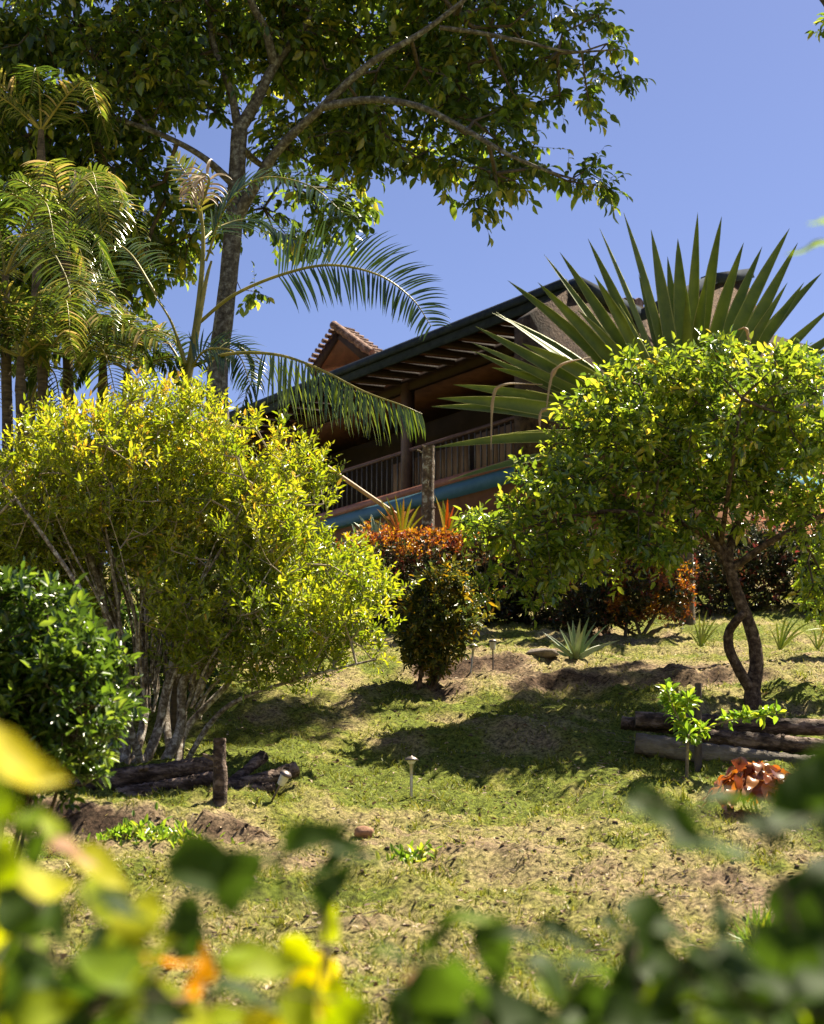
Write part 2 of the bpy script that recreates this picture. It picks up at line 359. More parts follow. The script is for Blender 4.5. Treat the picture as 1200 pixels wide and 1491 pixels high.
# ---------------------------------------------------------------- ground
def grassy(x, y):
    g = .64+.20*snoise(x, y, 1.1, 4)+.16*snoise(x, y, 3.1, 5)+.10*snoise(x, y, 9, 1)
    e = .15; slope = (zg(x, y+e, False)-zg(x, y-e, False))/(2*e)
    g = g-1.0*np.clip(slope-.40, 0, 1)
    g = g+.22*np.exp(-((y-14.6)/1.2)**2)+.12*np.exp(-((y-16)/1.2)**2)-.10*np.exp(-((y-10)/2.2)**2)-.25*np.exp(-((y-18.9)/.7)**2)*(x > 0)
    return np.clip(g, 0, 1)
xs = np.concatenate([-np.geomspace(500, 7.6, 26), np.arange(-7.5, 7.51, .055), np.geomspace(7.6, 500, 26)])
ys = np.concatenate([[-150, -60, -20, -6], np.arange(0, 6, .3), np.arange(6, 24, .05), np.arange(24, 36, .3), np.geomspace(36.5, 900, 24)])
XX, YY = np.meshgrid(xs, ys); ZZ = zg(XX, YY)
nx, ny = len(xs), len(ys)
i = np.arange(nx-1)[None]+np.arange(ny-1)[:, None]*nx
F = np.stack([i, i+1, i+nx+1, i+nx], -1).reshape(-1, 4)
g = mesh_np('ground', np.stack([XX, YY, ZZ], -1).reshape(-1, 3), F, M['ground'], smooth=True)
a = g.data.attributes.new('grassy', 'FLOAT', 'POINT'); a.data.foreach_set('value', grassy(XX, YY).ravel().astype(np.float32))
tag(g, kind='structure')
# grass: short blades and straw
def scatter(n, d0, d1, pw=1.3, margin=1.12):
    u = rng.random(n); y = (d0**(2-pw)+u*(d1**(2-pw)-d0**(2-pw)))**(1/(2-pw))
    x = (rng.random(n)*2-1)*(y*.262*margin+.5); return x, y
mb = MB()
x, y = scatter(330000, 6.2, 30, 1.45)
gr = grassy(x, y); dens = np.clip((gr-.18)*1.7, .04, 1)
keep = rng.random(len(x)) < dens; x, y, gr = x[keep], y[keep], gr[keep]
n = len(x); az = rng.uniform(0, 2*np.pi, n); lean = rng.uniform(.2, 1.5, n)
straw = rng.random(n) < np.clip(.80-gr*.75, .08, .8)
lean = np.where(straw, lean*2.2+.8, lean)
D = np.stack([np.cos(az)*lean, np.sin(az)*lean, np.ones(n)], 1)
Nn = np.stack([-np.cos(az), -np.sin(az), lean+.01], 1)+rng.normal(0, .5, (n, 3))
tint = np.where(straw, rng.uniform(.6, 1, n), np.clip(rng.normal(.30, .13, n), 0, .62))
leaves(mb, np.stack([x, y, zg(x, y)-.004], 1), D, Nn, rng.uniform(.025, .07, n)*np.clip(.75+.45*snoise(x, y, 4.5, 6)+.3*snoise(x, y, 13, 2), .35, 1.9), rng.uniform(.08, .17, n), BLADE, tint)
o = mb.build('grass', M['grass']); tag(o, 'short patchy lawn grass and straw over the sloping ground', 'grass', kind='stuff')
mb = MB()
x, y = scatter(9000, 6.2, 26, 1.3); n = len(x)
D = rng.normal(0, 1, (n, 3)); D[:, 2] *= .3
leaves(mb, np.stack([x, y, zg(x, y)+.008], 1), D, np.array([0, 0, 1.])+rng.normal(0, .45, (n, 3)), rng.uniform(.02, .055, n), .5, LEAF)
o = mb.build('leaf_litter', M['litter']); tag(o, 'dry brown fallen leaves scattered over the lawn', 'fallen leaves', kind='stuff')

# ---------------------------------------------------------------- plants with grown skeletons
def ell_targets(ells, n, mind=.0, surf=.55, seed=0, carve=0):
    r = np.random.default_rng(seed); out = []
    vol = np.array([e[3]*e[4]*(e[5] if len(e) > 5 else e[3]*.02) for e in ells], float); vol = vol/vol.sum()
    cen = []; rad = []
    for e in ells:
        cen.append(P(e[0], e[1], e[2])); rad.append([S(e[3], e[2]), e[5], S(e[4], e[2])])
    cen = np.array(cen); rad = np.array(rad)
    pick = r.choice(len(ells), n*3, p=vol)
    v = nrm(r.normal(0, 1, (n*3, 3))); q = r.random(n*3)**(1/3*surf)
    pts = cen[pick]+v*q[:, None]*rad[pick]
    far = r.random(len(pts)) < .07; pts[far] = cen[pick][far]+(pts-cen[pick])[far]*(1+np.abs(r.normal(0, .22, (far.sum(), 1))))
    if carve > 0:
        sc = np.mean(rad[:, 0]); nz = snoise(pts[:, 0]+pts[:, 2]*.6, pts[:, 1]*.8-pts[:, 2]*1.2, 2.6/sc, 6)+.6*snoise(pts[:, 0]-pts[:, 1]*.5, pts[:, 2], 5.5/sc, 1)
        pts = pts[(nz > -1+carve) | (r.random(len(pts)) < .12)]
    if mind > 0:
        cell = {}
        for p in pts:
            k = tuple(np.floor(p/mind).astype(int)); ok = True
            for dx in (-1, 0, 1):
                for dy in (-1, 0, 1):
                    for dz in (-1, 0, 1):
                        for qq in cell.get((k[0]+dx, k[1]+dy, k[2]+dz), ()):
                            if (p[0]-qq[0])**2+(p[1]-qq[1])**2+(p[2]-qq[2])**2 < mind*mind: ok = False; break
            if ok: cell.setdefault(k, []).append(p); out.append(p)
            if len(out) >= n: break
        pts = np.array(out)
    else: pts = pts[:n]
    return pts
def grow(limb_pts, targets, bendup=.12, seg=.25, pull=.25, seed=1):
    """connect each target to the nearest skeleton point; returns edges p0,p1,count"""
    r = np.random.default_rng(seed)
    nodes = [np.asarray(p, float) for p in limb_pts]; par = [-1]*len(nodes); cnt = [0]*len(nodes)
    base = np.array(nodes); root = base[0]
    cap = len(nodes)+len(targets)*9; A = np.full((cap, 3), 1e9); A[:len(nodes)] = base; m = len(nodes)
    pathlen = np.zeros(cap)
    dd = np.min(np.linalg.norm(targets[:, None]-base[None], axis=2), axis=1); order = np.argsort(dd)
    tipdir = np.zeros_like(targets)
    for ti in order:
        t = targets[ti]; d = np.linalg.norm(A[:m]-t, axis=1)+pull*pathlen[:m]
        j = int(np.argmin(d)); p = A[j].copy(); L = np.linalg.norm(t-p)
        k = int(min(6, max(1, round(L/seg)))); prev = j
        up = np.array([0, 0, 1.])*bendup*L
        jit = r.normal(0, .06*L, 3)
        for s in range(1, k+1):
            f = s/k; q = p+(t-p)*f+(up*0+jit-up)*math.sin(math.pi*f)
            A[m] = q; par.append(prev); cnt.append(0); pathlen[m] = pathlen[prev]+np.linalg.norm(q-A[prev]); prev = m; m += 1
        tipdir[ti] = A[m-1]-A[par[m-1]]
        q = prev
        while q != -1: cnt[q] += 1; q = par[q]
    idx = [i for i in range(len(base), m)]
    p1 = A[idx]; pj = np.array([par[i] for i in idx], int); p0 = A[pj]
    c = np.array(cnt); c1 = c[idx]; c0 = np.where(pj >= len(base), c[pj], c1)
    return p0, p1, c0, c1, nrm(tipdir)
def foliage(mb_l, mb_t, tg, tipdir, K, L, twig_len, leaf_len, ratio, up=.4, hang=0., spread=.7, out=.6, tpl=LEAF, tr=.0025, tintf=None, upn=1.0, seed=5):
    r = np.random.default_rng(seed); n = len(tg)
    base = np.repeat(tg, K, 0); td = np.repeat(tipdir, K, 0)
    D = nrm(td*out+r.normal(0, spread, (n*K, 3))+np.array([0, 0, up]))
    ln = twig_len*r.uniform(.5, 1.25, n*K)
    end = base+D*ln[:, None]
    if mb_t is not None: tubes(mb_t, base, end, np.full(n*K, tr), np.full(n*K, tr*.4), 3)
    f = np.tile((np.arange(L)+.6)/L, n*K); B = np.repeat(base, L, 0); E = np.repeat(end, L, 0); DD = np.repeat(D, L, 0)
    pos = B+(E-B)*f[:, None]
    N = len(pos); rad = nrm(np.cross(DD, r.normal(0, 1, (N, 3))))
    ld = DD*.55+rad*.9+np.array([0, 0, -hang])
    tip = np.tile(np.arange(L) == L-1, n*K); ld[tip] = DD[tip]+np.array([0, 0, -hang])
    nn = np.array([0, 0, upn])+r.normal(0, .5, (N, 3))+DD*.3
    tint = r.random(N) if tintf is None else tintf(pos, r)
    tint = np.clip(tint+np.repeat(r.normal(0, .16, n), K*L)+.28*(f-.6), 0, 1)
    leaves(mb_l, pos, ld, nn, leaf_len*r.uniform(.45, 1.3, N)*np.repeat(r.uniform(.75, 1.2, n*K), L), ratio, tpl, tint)
def build_plant(name, label, cat, base, limbs, ells, n, leafmat_, barkmat, twigmat, K, L, twig_len, leaf_len, ratio, mind=.12, surf=.55, r0=.0035, rexp=.5,
                leafparts=None, seed=1, group=None, limb_sides=9, carve=.55, **kw):
    """limbs: list of (points, radii); the first is the trunk"""
    t = thing(name, label, cat, base, group)
    sk = []
    for i, (pts, rad) in enumerate(limbs):
        mb = MB(); C, Rr = path_tube(mb, pts, rad, limb_sides, 6, .05, True, seed+i)
        mb.build('trunk' if i == 0 else 'limb', barkmat, t, True)
        s = len(C)//3 if i == 0 else 1
        sk.append(C[s:])
    sk = np.concatenate(sk)
    tg = ell_targets(ells, n, mind, surf, seed, carve)
    p0, p1, c0, c1, td = grow(sk, tg, seed=seed, seg=max(.12, twig_len*1.2), bendup=kw.pop('bendup', .12))
    mt = MB(); tubes(mt, p0, p1, r0*c0**rexp, r0*c1**rexp, 5)
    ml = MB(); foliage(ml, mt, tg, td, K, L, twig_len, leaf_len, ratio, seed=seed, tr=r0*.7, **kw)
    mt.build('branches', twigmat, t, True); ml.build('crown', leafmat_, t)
    return t

def V3(*l): return [np.asarray(p) for p in l]
# ---- the tall shade tree
D0 = 20.3
def q(*pts): return [P(*p) if len(p) == 3 else P(p[0], p[1], D0) for p in pts]
b0 = GD(352, D0)
limbs = [
 ([b0-np.array([0, 0, .3]), P(345, 900, D0), P(325, 700, D0), P(316, 560, D0), P(330, 430, D0), P(342, 300, D0), P(348, 190, D0)], [.22, .18, .155, .14, .13, .12, .11]),
 (q((348, 190), (372, 150), (400, 95), (450, 30), (500, -60), (540, -160)), [.095, .08, .065, .05, .035, .02]),
 (q((348, 190), (335, 130), (310, 60), (300, -30), (290, -150)), [.07, .05, .042, .034, .02]),
 (q((400, 95, D0), (385, 40, D0-.3), (365, 0, D0-.5), (340, -90, D0-.8)), [.07, .055, .05, .03]),
 ([P(338, 330, D0), P(400, 225, D0-.4), P(470, 155, D0-.8), P(540, 92, D0-1.1), P(610, 50, D0-1.2), P(670, 5, D0-1.3), P(740, -60, D0-1.5)], [.09, .065, .055, .048, .038, .03, .02]),
 ([P(470, 155, D0-.8), P(540, 145, D0-1.1), P(610, 155, D0-1.3), P(680, 190, D0-1.4), P(740, 225, D0-1.5), P(800, 250, D0-1.5), P(840, 262, D0-1.5)], [.06, .05, .04, .035, .028, .02, .012]),
 ([P(640, 40, D0-1.2), P(700, 48, D0-1.2), P(760, 60, D0-1.3), P(830, 75, D0-1.3), P(900, 72, D0-1.3)], [.035, .03, .025, .018, .01]),
 ([P(342, 270, D0), P(290, 225, D0-.3), P(220, 190, D0-.4), P(120, 155, D0-.2), P(40, 110, D0), P(-60, 80, D0)], [.06, .04, .036, .028, .02, .012]),
 ([P(345, 210, D0), P(380, 240, D0+.8), P(430, 270, D0+1.5), P(500, 275, D0+2)], [.06, .04, .03, .015]),
 ([P(220, 190, D0-.4), P(160, 110, D0-.2), P(100, 20, D0), P(40, -80, D0)], [.022, .018, .015, .01]),
]
ells = [(60, 460, 22.5, 120, 80, 1.2), (-30, 400, 22.5, 120, 110, 1.4), (150, 440, 22.6, 70, 55, 1.0), (130, 330, 22, 170, 110, 1.6), (60, 300, 22, 120, 110, 1.4), (130, 80, 21, 240, 150, 2.2), (-20, 150, 21, 150, 150, 1.8), (330, 30, 22, 190, 130, 2.4), (520, 40, 21.5, 170, 130, 2.4), (660, 30, 21, 150, 110, 1.8),
        (770, 55, 20.7, 85, 75, 1.2), (880, 85, 20.7, 75, 36, .8), (600, 170, 21, 120, 85, 1.8), (700, 215, 20.6, 90, 60, 1.2), (790, 262, 20.5, 72, 42, .8), (715, 280, 20.5, 45, 35, .6),
        (480, 225, 22, 110, 80, 1.8), (150, 260, 21.5, 130, 90, 1.6), (240, 330, 22, 100, 60, 1.3), (400, 345, 22.3, 85, 50, 1.0), (90, 400, 22, 110, 70, 1.2), (380, 410, 22, 32, 26, .5),
        (500, 300, 22, 50, 40, .9), (250, 400, 22, 70, 40, .9), (300, -100, 21.5, 420, 60, 2.0), (700, -70, 21, 150, 50, 1.5), (860, 30, 20.8, 45, 40, .8), (925, 75, 20.6, 50, 26, .6), (845, 272, 20.5, 48, 34, .6), (850, 130, 20.6, 40, 28, .5), (700, 130, 20.8, 110, 60, 1.)]
ells = [(e[0], e[1], e[2]-.6, e[3], e[4], e[5]*.6) for e in ells]
build_plant('shade_tree', 'tall tree with grey lichened forking trunk and dark overhanging crown above the house', 'tree', b0, limbs, ells, 1560,
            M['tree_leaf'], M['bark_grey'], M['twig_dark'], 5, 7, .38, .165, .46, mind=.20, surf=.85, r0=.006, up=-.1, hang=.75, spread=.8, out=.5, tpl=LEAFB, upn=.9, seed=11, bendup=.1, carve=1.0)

# ---- the neighbouring tree whose crown hangs over the garden just above the frame
D3 = 21.5; b3 = GD(1420, D3)
def X3(x, y, z): return np.array([x, y, z], float)
def cell(x, y, z, rx, rz, ry):      # world ellipsoid in the (px, py, d, rx, ry, rz) form
    pr = FPX*CP/y; v = (z*CP-y*SP)/(y*CP+z*SP); u = x/(y*CP+z*SP)
    return (600+u*FPX, 745.5-v*FPX, y, rx*pr, rz*pr, ry)
build_plant('shade_tree', 'neighbouring tree of which only a few leaves show in the upper right corner', 'tree', b3,
            [([b3-np.array([0, 0, .3]), b3+np.array([.1, 0, 4]), X3(7.0, 21.5, 9.5), X3(6.6, 21.4, 12.5)], [.25, .2, .16, .12]),
             ([X3(6.9, 21.5, 10.5), X3(5.6, 21.6, 12.9), X3(4.2, 21.6, 13.8), X3(2.6, 21.5, 14.2)], [.1, .07, .05, .02]),
             ([X3(6.8, 21.5, 11.5), X3(7.2, 20.5, 13.2), X3(7.6, 19.6, 14.2)], [.08, .05, .02])],
            [cell(3.2, 21.4, 14.2, 1.3, .6, 1.2), cell(4.6, 21.6, 14.4, 1.2, .6, 1.1), cell(2.2, 21.6, 14.4, .7, .4, .8), cell(7.9, 22.6, 14.0, .8, .8, .8), cell(6.0, 21.0, 11.6, .28, .22, .3)], 330,
            M['tree_leaf'], M['bark_grey'], M['twig_dark'], 4, 6, .36, .20, .46, mind=.24, surf=.85, r0=.006, up=-.1, hang=.6, spread=.8, out=.5, tpl=LEAFB, seed=13, carve=1.1)

# ---- left yellow-green bush (multi-stemmed)
D1 = 14.6
lb = G(235, 1105)
D1 = lb[1]
def q1(*pts): return [P(p[0], p[1], D1+(p[2] if len(p) > 2 else 0)) for p in pts]
limbs = []
for k, (pts, r) in enumerate([
  (((225, 1115), (228, 1060, .1), (245, 1000, .1), (262, 900, .2), (290, 800, .3), (330, 700, .3), (360, 620, .3)), .05),
  (((195, 1115), (190, 1060), (182, 1000), (170, 930), (140, 850, -.2), (110, 770, -.3), (90, 690, -.3)), .055),
  (((203, 1115), (215, 1040, .3), (200, 960, .4), (215, 880, .5), (205, 800, .5), (200, 700, .5), (205, 610, .5)), .045),
  (((245, 1112), (258, 1060), (275, 990, -.1), (300, 930, -.2), (340, 860, -.3), (400, 790, -.4), (440, 720, -.4)), .055),
  (((262, 1112), (280, 1060, .2), (320, 1000, .3), (370, 950, .4), (440, 900, .5), (510, 860, .5)), .04),
  (((270, 1112), (300, 1060, -.2), (345, 1025, -.4), (400, 1000, -.5), (480, 975, -.6), (540, 960, -.6)), .028),
  (((190, 1112), (160, 1040, .4), (120, 980, .6), (70, 900, .8), (20, 810, .9)), .04),
  (((200, 1112), (175, 1030, -.5), (150, 960, -.8), (120, 880, -1.0), (60, 780, -1.0), (10, 700, -1)), .04),
  (((240, 1112), (250, 1020, .8), (270, 930, 1.2), (300, 820, 1.3), (330, 720, 1.3)), .04),
  (((230, 1112), (235, 1030, -.6), (240, 930, -1.0), (250, 830, -1.2), (265, 720, -1.2), (270, 640, -1.2)), .035),
  (((215, 1112), (212, 1030, .0), (222, 950, -.3), (218, 870, -.5), (235, 800, -.5), (250, 700, -.4)), .05),
  (((222, 1112), (240, 1040, -.4), (290, 960, -.8), (330, 890, -.9), (380, 830, -.9)), .03)]):
    limbs.append(([P(*( (p[0]+(8*math.sin(p[1]*.05+k*2) if 0 < i_ else (k-5)*3), p[1], D1+(p[2] if len(p) > 2 else 0)) )) for i_, p in enumerate(pts)], [r, r*.85, r*.72, r*.6, r*.45, r*.3]))
limbs = [limbs[i] for i in (0, 1, 2, 3, 4, 5, 7, 8)]
rs_ = np.random.default_rng(77)
for k in range(52):
    tx = rs_.uniform(-20, 480); ty = rs_.uniform(610, 860)+abs(tx-220)*.25; bx = 222+(tx-222)*.12+rs_.normal(0, 12); dz_ = rs_.uniform(-1, 1)
    limbs.append(([P(bx+(tx-bx)*.2, 1112+(ty-1112)*.3, D1+dz_*.4), P(bx+(tx-bx)*.36+rs_.normal(0, 5), 1112+(ty-1112)*.5, D1+dz_*.6), P(bx+(tx-bx)*.66+rs_.normal(0, 6), 1112+(ty-1112)*.76, D1+dz_*.85), P(tx, ty, D1+dz_)], [.016, .013, .009, .004]))
ells = [(130, 705, D1, 140, 95, 1.2), (245, 655, D1, 105, 85, 1.1), (350, 700, D1, 100, 85, 1.0), (20, 765, D1, 110, 110, 1.1), (200, 760, D1, 190, 90, 1.2), (385, 770, D1-.1, 85, 80, .9),
        (330, 830, D1-.2, 120, 75, .9), (455, 855, D1-.2, 100, 65, .8), (510, 915, D1-.3, 62, 50, .6), (420, 930, D1-.4, 90, 55, .7), (320, 900, D1-.6, 70, 60, .5), (-50, 850, D1, 100, 120, 1.0), (60, 830, D1+.2, 90, 60, .9),
        (455, 700, D1, 18, 40, .25), (545, 875, D1-.2, 32, 32, .35), (380, 975, D1-.5, 60, 35, .45), (300, 945, D1-.5, 70, 45, .5), (440, 975, D1-.4, 60, 30, .4), (350, 900, D1-.7, 90, 60, .5), (260, 880, D1-.9, 60, 50, .3), (90, 900, D1+.6, 70, 50, .4)]
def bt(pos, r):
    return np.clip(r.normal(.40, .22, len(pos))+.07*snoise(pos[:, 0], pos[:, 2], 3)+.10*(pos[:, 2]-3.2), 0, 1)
build_plant('large_bush', 'large multi-stemmed yellow-green bush with pale bare stems behind the log pile', 'bush', lb, limbs, ells, 2150,
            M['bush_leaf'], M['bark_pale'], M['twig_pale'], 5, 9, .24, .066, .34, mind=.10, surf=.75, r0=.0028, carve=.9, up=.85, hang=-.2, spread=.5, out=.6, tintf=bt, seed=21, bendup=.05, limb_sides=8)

# ---- right tree
rb = G(1098, 1025); D2 = rb[1]
def q2(*pts): return [P(p[0], p[1], D2+(p[2] if len(p) > 2 else 0)) for p in pts]
limbs = [
 (q2((1098, 1034), (1096, 1005), (1102, 965), (1095, 920), (1078, 875), (1065, 835), (1060, 800)), [.10, .085, .075, .07, .065, .06, .05]),
 (q2((1096, 1010), (1076, 975, -.1), (1062, 945, -.15), (1062, 920, -.2), (1074, 902, -.3), (1084, 893, -.3)), [.06, .055, .055, .05, .045, .04]),
 (q2((1062, 830), (1040, 790), (1000, 765, -.2), (950, 750, -.4), (880, 745, -.5), (800, 760, -.6), (730, 780, -.6)), [.05, .04, .035, .03, .024, .018, .01]),
 (q2((1060, 810), (1075, 760, .3), (1110, 700, .5), (1150, 640, .6), (1180, 590, .6)), [.05, .04, .03, .02, .012]),
 (q2((1060, 815), (1030, 740, .2), (1000, 680, .3), (960, 620, .3), (930, 560, .3)), [.045, .035, .028, .02, .01]),
 (q2((1064, 830), (1120, 790, -.2), (1180, 760, -.3), (1250, 720, -.3)), [.045, .035, .028, .012]),
 (q2((1050, 790), (1060, 720, -.6), (1070, 650, -.9), (1080, 580, -.9)), [.03, .025, .018, .01]),
]
ells = [(950, 590, D2, 90, 75, .9), (1050, 580, D2, 120, 70, 1.1), (1170, 600, D2, 100, 80, 1.1), (900, 670, D2-.1, 110, 75, 1.0), (1030, 670, D2, 120, 60, 1.2), (1180, 690, D2, 110, 75, 1.2),
        (825, 745, D2-.3, 105, 65, .8), (760, 780, D2-.4, 70, 50, .6), (715, 765, D2-.4, 38, 32, .45), (730, 840, D2-.3, 30, 30, .4), (790, 860, D2-.2, 40, 22, .4), (900, 790, D2-.2, 110, 50, .8), (990, 750, D2-.1, 100, 35, .8), (1185, 775, D2, 55, 30, .7), (940, 535, D2, 40, 25, .4), (1070, 545, D2, 90, 28, .6), (800, 830, D2-.3, 80, 30, .5), (1210, 850, D2+.2, 50, 60, .6), (850, 620, D2, 40, 40, .5)]
def ct(pos, r):
    return np.clip(r.normal(.45, .24, len(pos))+.08*snoise(pos[:, 0], pos[:, 2], 4, 2), 0, 1)
build_plant('small_tree', 'small round-headed tree with dark crooked trunk standing above the right log pile', 'tree', rb, limbs, ells, 1300,
            M['citrus_leaf'], M['bark_brown'], M['twig_dark'], 4, 6, .19, .098, .46, mind=.095, surf=.75, r0=.003, up=.15, hang=.15, spread=.75, out=.5, tintf=ct, seed=31, upn=.8, carve=1.3)

# ---- simple shrubs helper
def shrub(name, label, cat, bpx, bpy_, d, ells, n, lm, K, L, tl, ll, ratio, mind, seed, stems=4, stemh=None, bark='twig_dark', group=None, sr=.02, **kw):
    base = GD(bpx, d) if bpy_ is None else G(bpx, bpy_)
    limbs = []; r = np.random.default_rng(seed)
    for k in range(stems):
        e = ells[k % len(ells)]; c = P(e[0], e[1], e[2])
        s = base+np.array([r.normal(0, .05), r.normal(0, .05), -.05])
        mid = s*.55+c*.45+np.array([r.normal(0, .08), r.normal(0, .08), -.05])
        limbs.append(([s, mid, c], [sr, sr*.7, sr*.3]))
    return build_plant(name, label, cat, base, limbs, ells, n, lm, M[bark], M[bark], K, L, tl, ll, ratio, mind=mind, seed=seed, group=group, limb_sides=6, **kw)
# dark glossy bush lower left, nearer
shrub('dark_bush', 'dark glossy green bush at the left edge in front of the yellow-green bush', 'bush', 20, None, 9.6,
      [(30, 930, 9.6, 95, 85, .5), (90, 980, 9.5, 90, 70, .45), (20, 1030, 9.6, 90, 80, .5), (120, 1040, 9.4, 65, 50, .35), (-60, 960, 9.6, 90, 100, .5), (60, 1100, 9.5, 90, 60, .4), (-40, 1120, 9.5, 100, 80, .4), (145, 975, 9.4, 45, 40, .25)],
      700, M['dark_leaf'], 4, 7, .13, .075, .42, .075, 41, 7, carve=.95, up=.5, hang=0, spread=.6, out=.5, surf=.8, r0=.0025)
# small dark croton tree, centre
G1 = G(622, 1002)
shrub('croton_shrub', 'small dark shrub with mustard-tinged leaves and short forked trunk beside the path lights', 'shrub', 622, 1002, G1[1],
      [(640, 895, G1[1], 52, 45, .5), (615, 920, G1[1], 30, 45, .4), (656, 912, G1[1], 26, 40, .35), (648, 852, G1[1], 38, 26, .35), (630, 958, G1[1], 38, 22, .3)], 420, M['croton_leaf'], 5, 7, .13, .075, .40, .10, 42, 5, sr=.035,
      bark='bark_brown', up=.3, spread=.6, surf=.8, r0=.003)
# red-tipped hedge shrubs: dark body + red top leaves
def hedge(label, bpx, d, ells, n, seed, redz, redfrac=1.0, xr=None):
    base = GD(bpx, d); t = thing('red_tipped_shrub', label, 'shrub', base, 'red-tipped shrubs in the hedge row')
    limbs = []; r = np.random.default_rng(seed); sk = []
    for k in range(6):
        e = ells[k % len(ells)]; c = P(e[0]+r.normal(0, e[3]*.4), e[1], e[2]); s = base+np.array([r.normal(0, .12), r.normal(0, .1), -.05])
        mb = MB(); C, _ = path_tube(mb, [s, (s+c)/2+r.normal(0, .06, 3), c], [.03, .02, .008], 6); mb.build('stem', M['twig_dark'], t, True); sk.append(C)
    tg = ell_targets(ells, n, .11, .8, seed); p0, p1, c0, c1, td = grow(np.concatenate(sk), tg, seed=seed, seg=.2)
    mt = MB(); tubes(mt, p0, p1, .003*c0**.5, .003*c1**.5, 4)
    top = redz(tg)
    mr, mg = MB(), MB()
    lim = r.random(len(tg)) < top
    for msk, ml, sd_ in ((lim, mr, 1), (~lim, mg, 2)):
        if msk.any(): foliage(ml, mt, tg[msk], td[msk], 5, 8, .15, .066, .42, up=.6, spread=.6, out=.4, tr=.002, seed=seed+sd_)
    mt.build('branches', M['twig_dark'], t, True); mg.build('crown', M['hedge_leaf'], t)
    if lim.any():
        o = mr.build('new_growth', M['red_leaf'], t); o['label'] = 'orange and red young leaves on top of the dark shrub'
    return t
dh = 25.0
zt = lambda row, d=dh: P(600, row, d)[2]
hedge('dark hedge shrub topped with orange-red new leaves in front of the wooden post', 620, dh,
      [(530, 822, dh, 45, 40, .6), (575, 815, dh, 55, 40, .6), (630, 812, dh, 60, 40, .6), (685, 815, dh, 45, 42, .6), (540, 880, dh, 50, 50, .6), (600, 880, dh, 90, 50, .6), (690, 880, dh, 60, 45, .6)], 620, 51,
      lambda p: np.clip((p[:, 2]-zt(826))*3.2, 0, 1))
hedge('dark hedge shrub with red leaves along its right side under the small tree', 930, dh-1.2,
      [(930, 860, dh-1.2, 60, 45, .6), (975, 862, dh-1.2, 40, 40, .5), (890, 880, dh-1, 60, 40, .6), (850, 880, dh-.8, 55, 45, .6)], 560, 52,
      lambda p: np.clip((p[:, 0]-P(860, 860, dh-1.2)[0])*1.2, 0, .5)*np.clip((p[:, 2]-zt(920, dh-1.2))*3, 0, 1))
hedge('dark purple-leaved hedge shrub between the two red-tipped shrubs', 770, dh+.5,
      [(740, 870, dh+.5, 55, 60, .6), (790, 870, dh+.5, 55, 60, .6), (740, 800, dh+.5, 60, 40, .6), (800, 800, dh+.5, 60, 50, .6), (710, 910, dh+.5, 40, 30, .4), (850, 820, dh+.5, 50, 50, .6)], 640, 53,
      lambda p: np.full(len(p), .05))
# backing greenery
shrub('backdrop_shrub', 'dark green shrub behind the crooked trunk of the small tree', 'shrub', 1050, None, 27.5,
      [(1040, 840, 27.5, 60, 70, .8), (1110, 830, 27.8, 70, 75, .8), (1180, 840, 27.5, 70, 70, .8), (1250, 820, 27.5, 70, 80, .8)], 520, M['hedge_leaf'], 5, 7, .18, .10, .42, .16, 61, 6, up=.3, surf=.85)
shrub('backdrop_shrub', 'dark green shrub behind the stems of the yellow-green bush', 'shrub', 240, None, 20.5,
      [(225, 985, 17.6, 60, 60, .5), (290, 970, 18, 50, 45, .5), (230, 980, 19.5, 70, 60, .6), (150, 960, 20, 80, 80, .8), (60, 930, 20, 100, 90, .9), (300, 940, 20.5, 60, 45, .6), (-40, 900, 20, 90, 100, .9)], 760, M['dark_leaf'], 5, 6, .16, .10, .40, .15, 62, 6, up=.3, surf=.85)
shrub('backdrop_shrub', 'dark green shrub against the house wall left of the hedge', 'shrub', 430, None, 28,
      [(400, 850, 28, 90, 60, .8), (480, 850, 28, 60, 50, .8), (330, 800, 28.5, 90, 70, .8), (230, 800, 28, 100, 80, .8)], 420, M['dark_leaf'], 5, 6, .2, .12, .40, .2, 63, 5, up=.3, surf=.85)

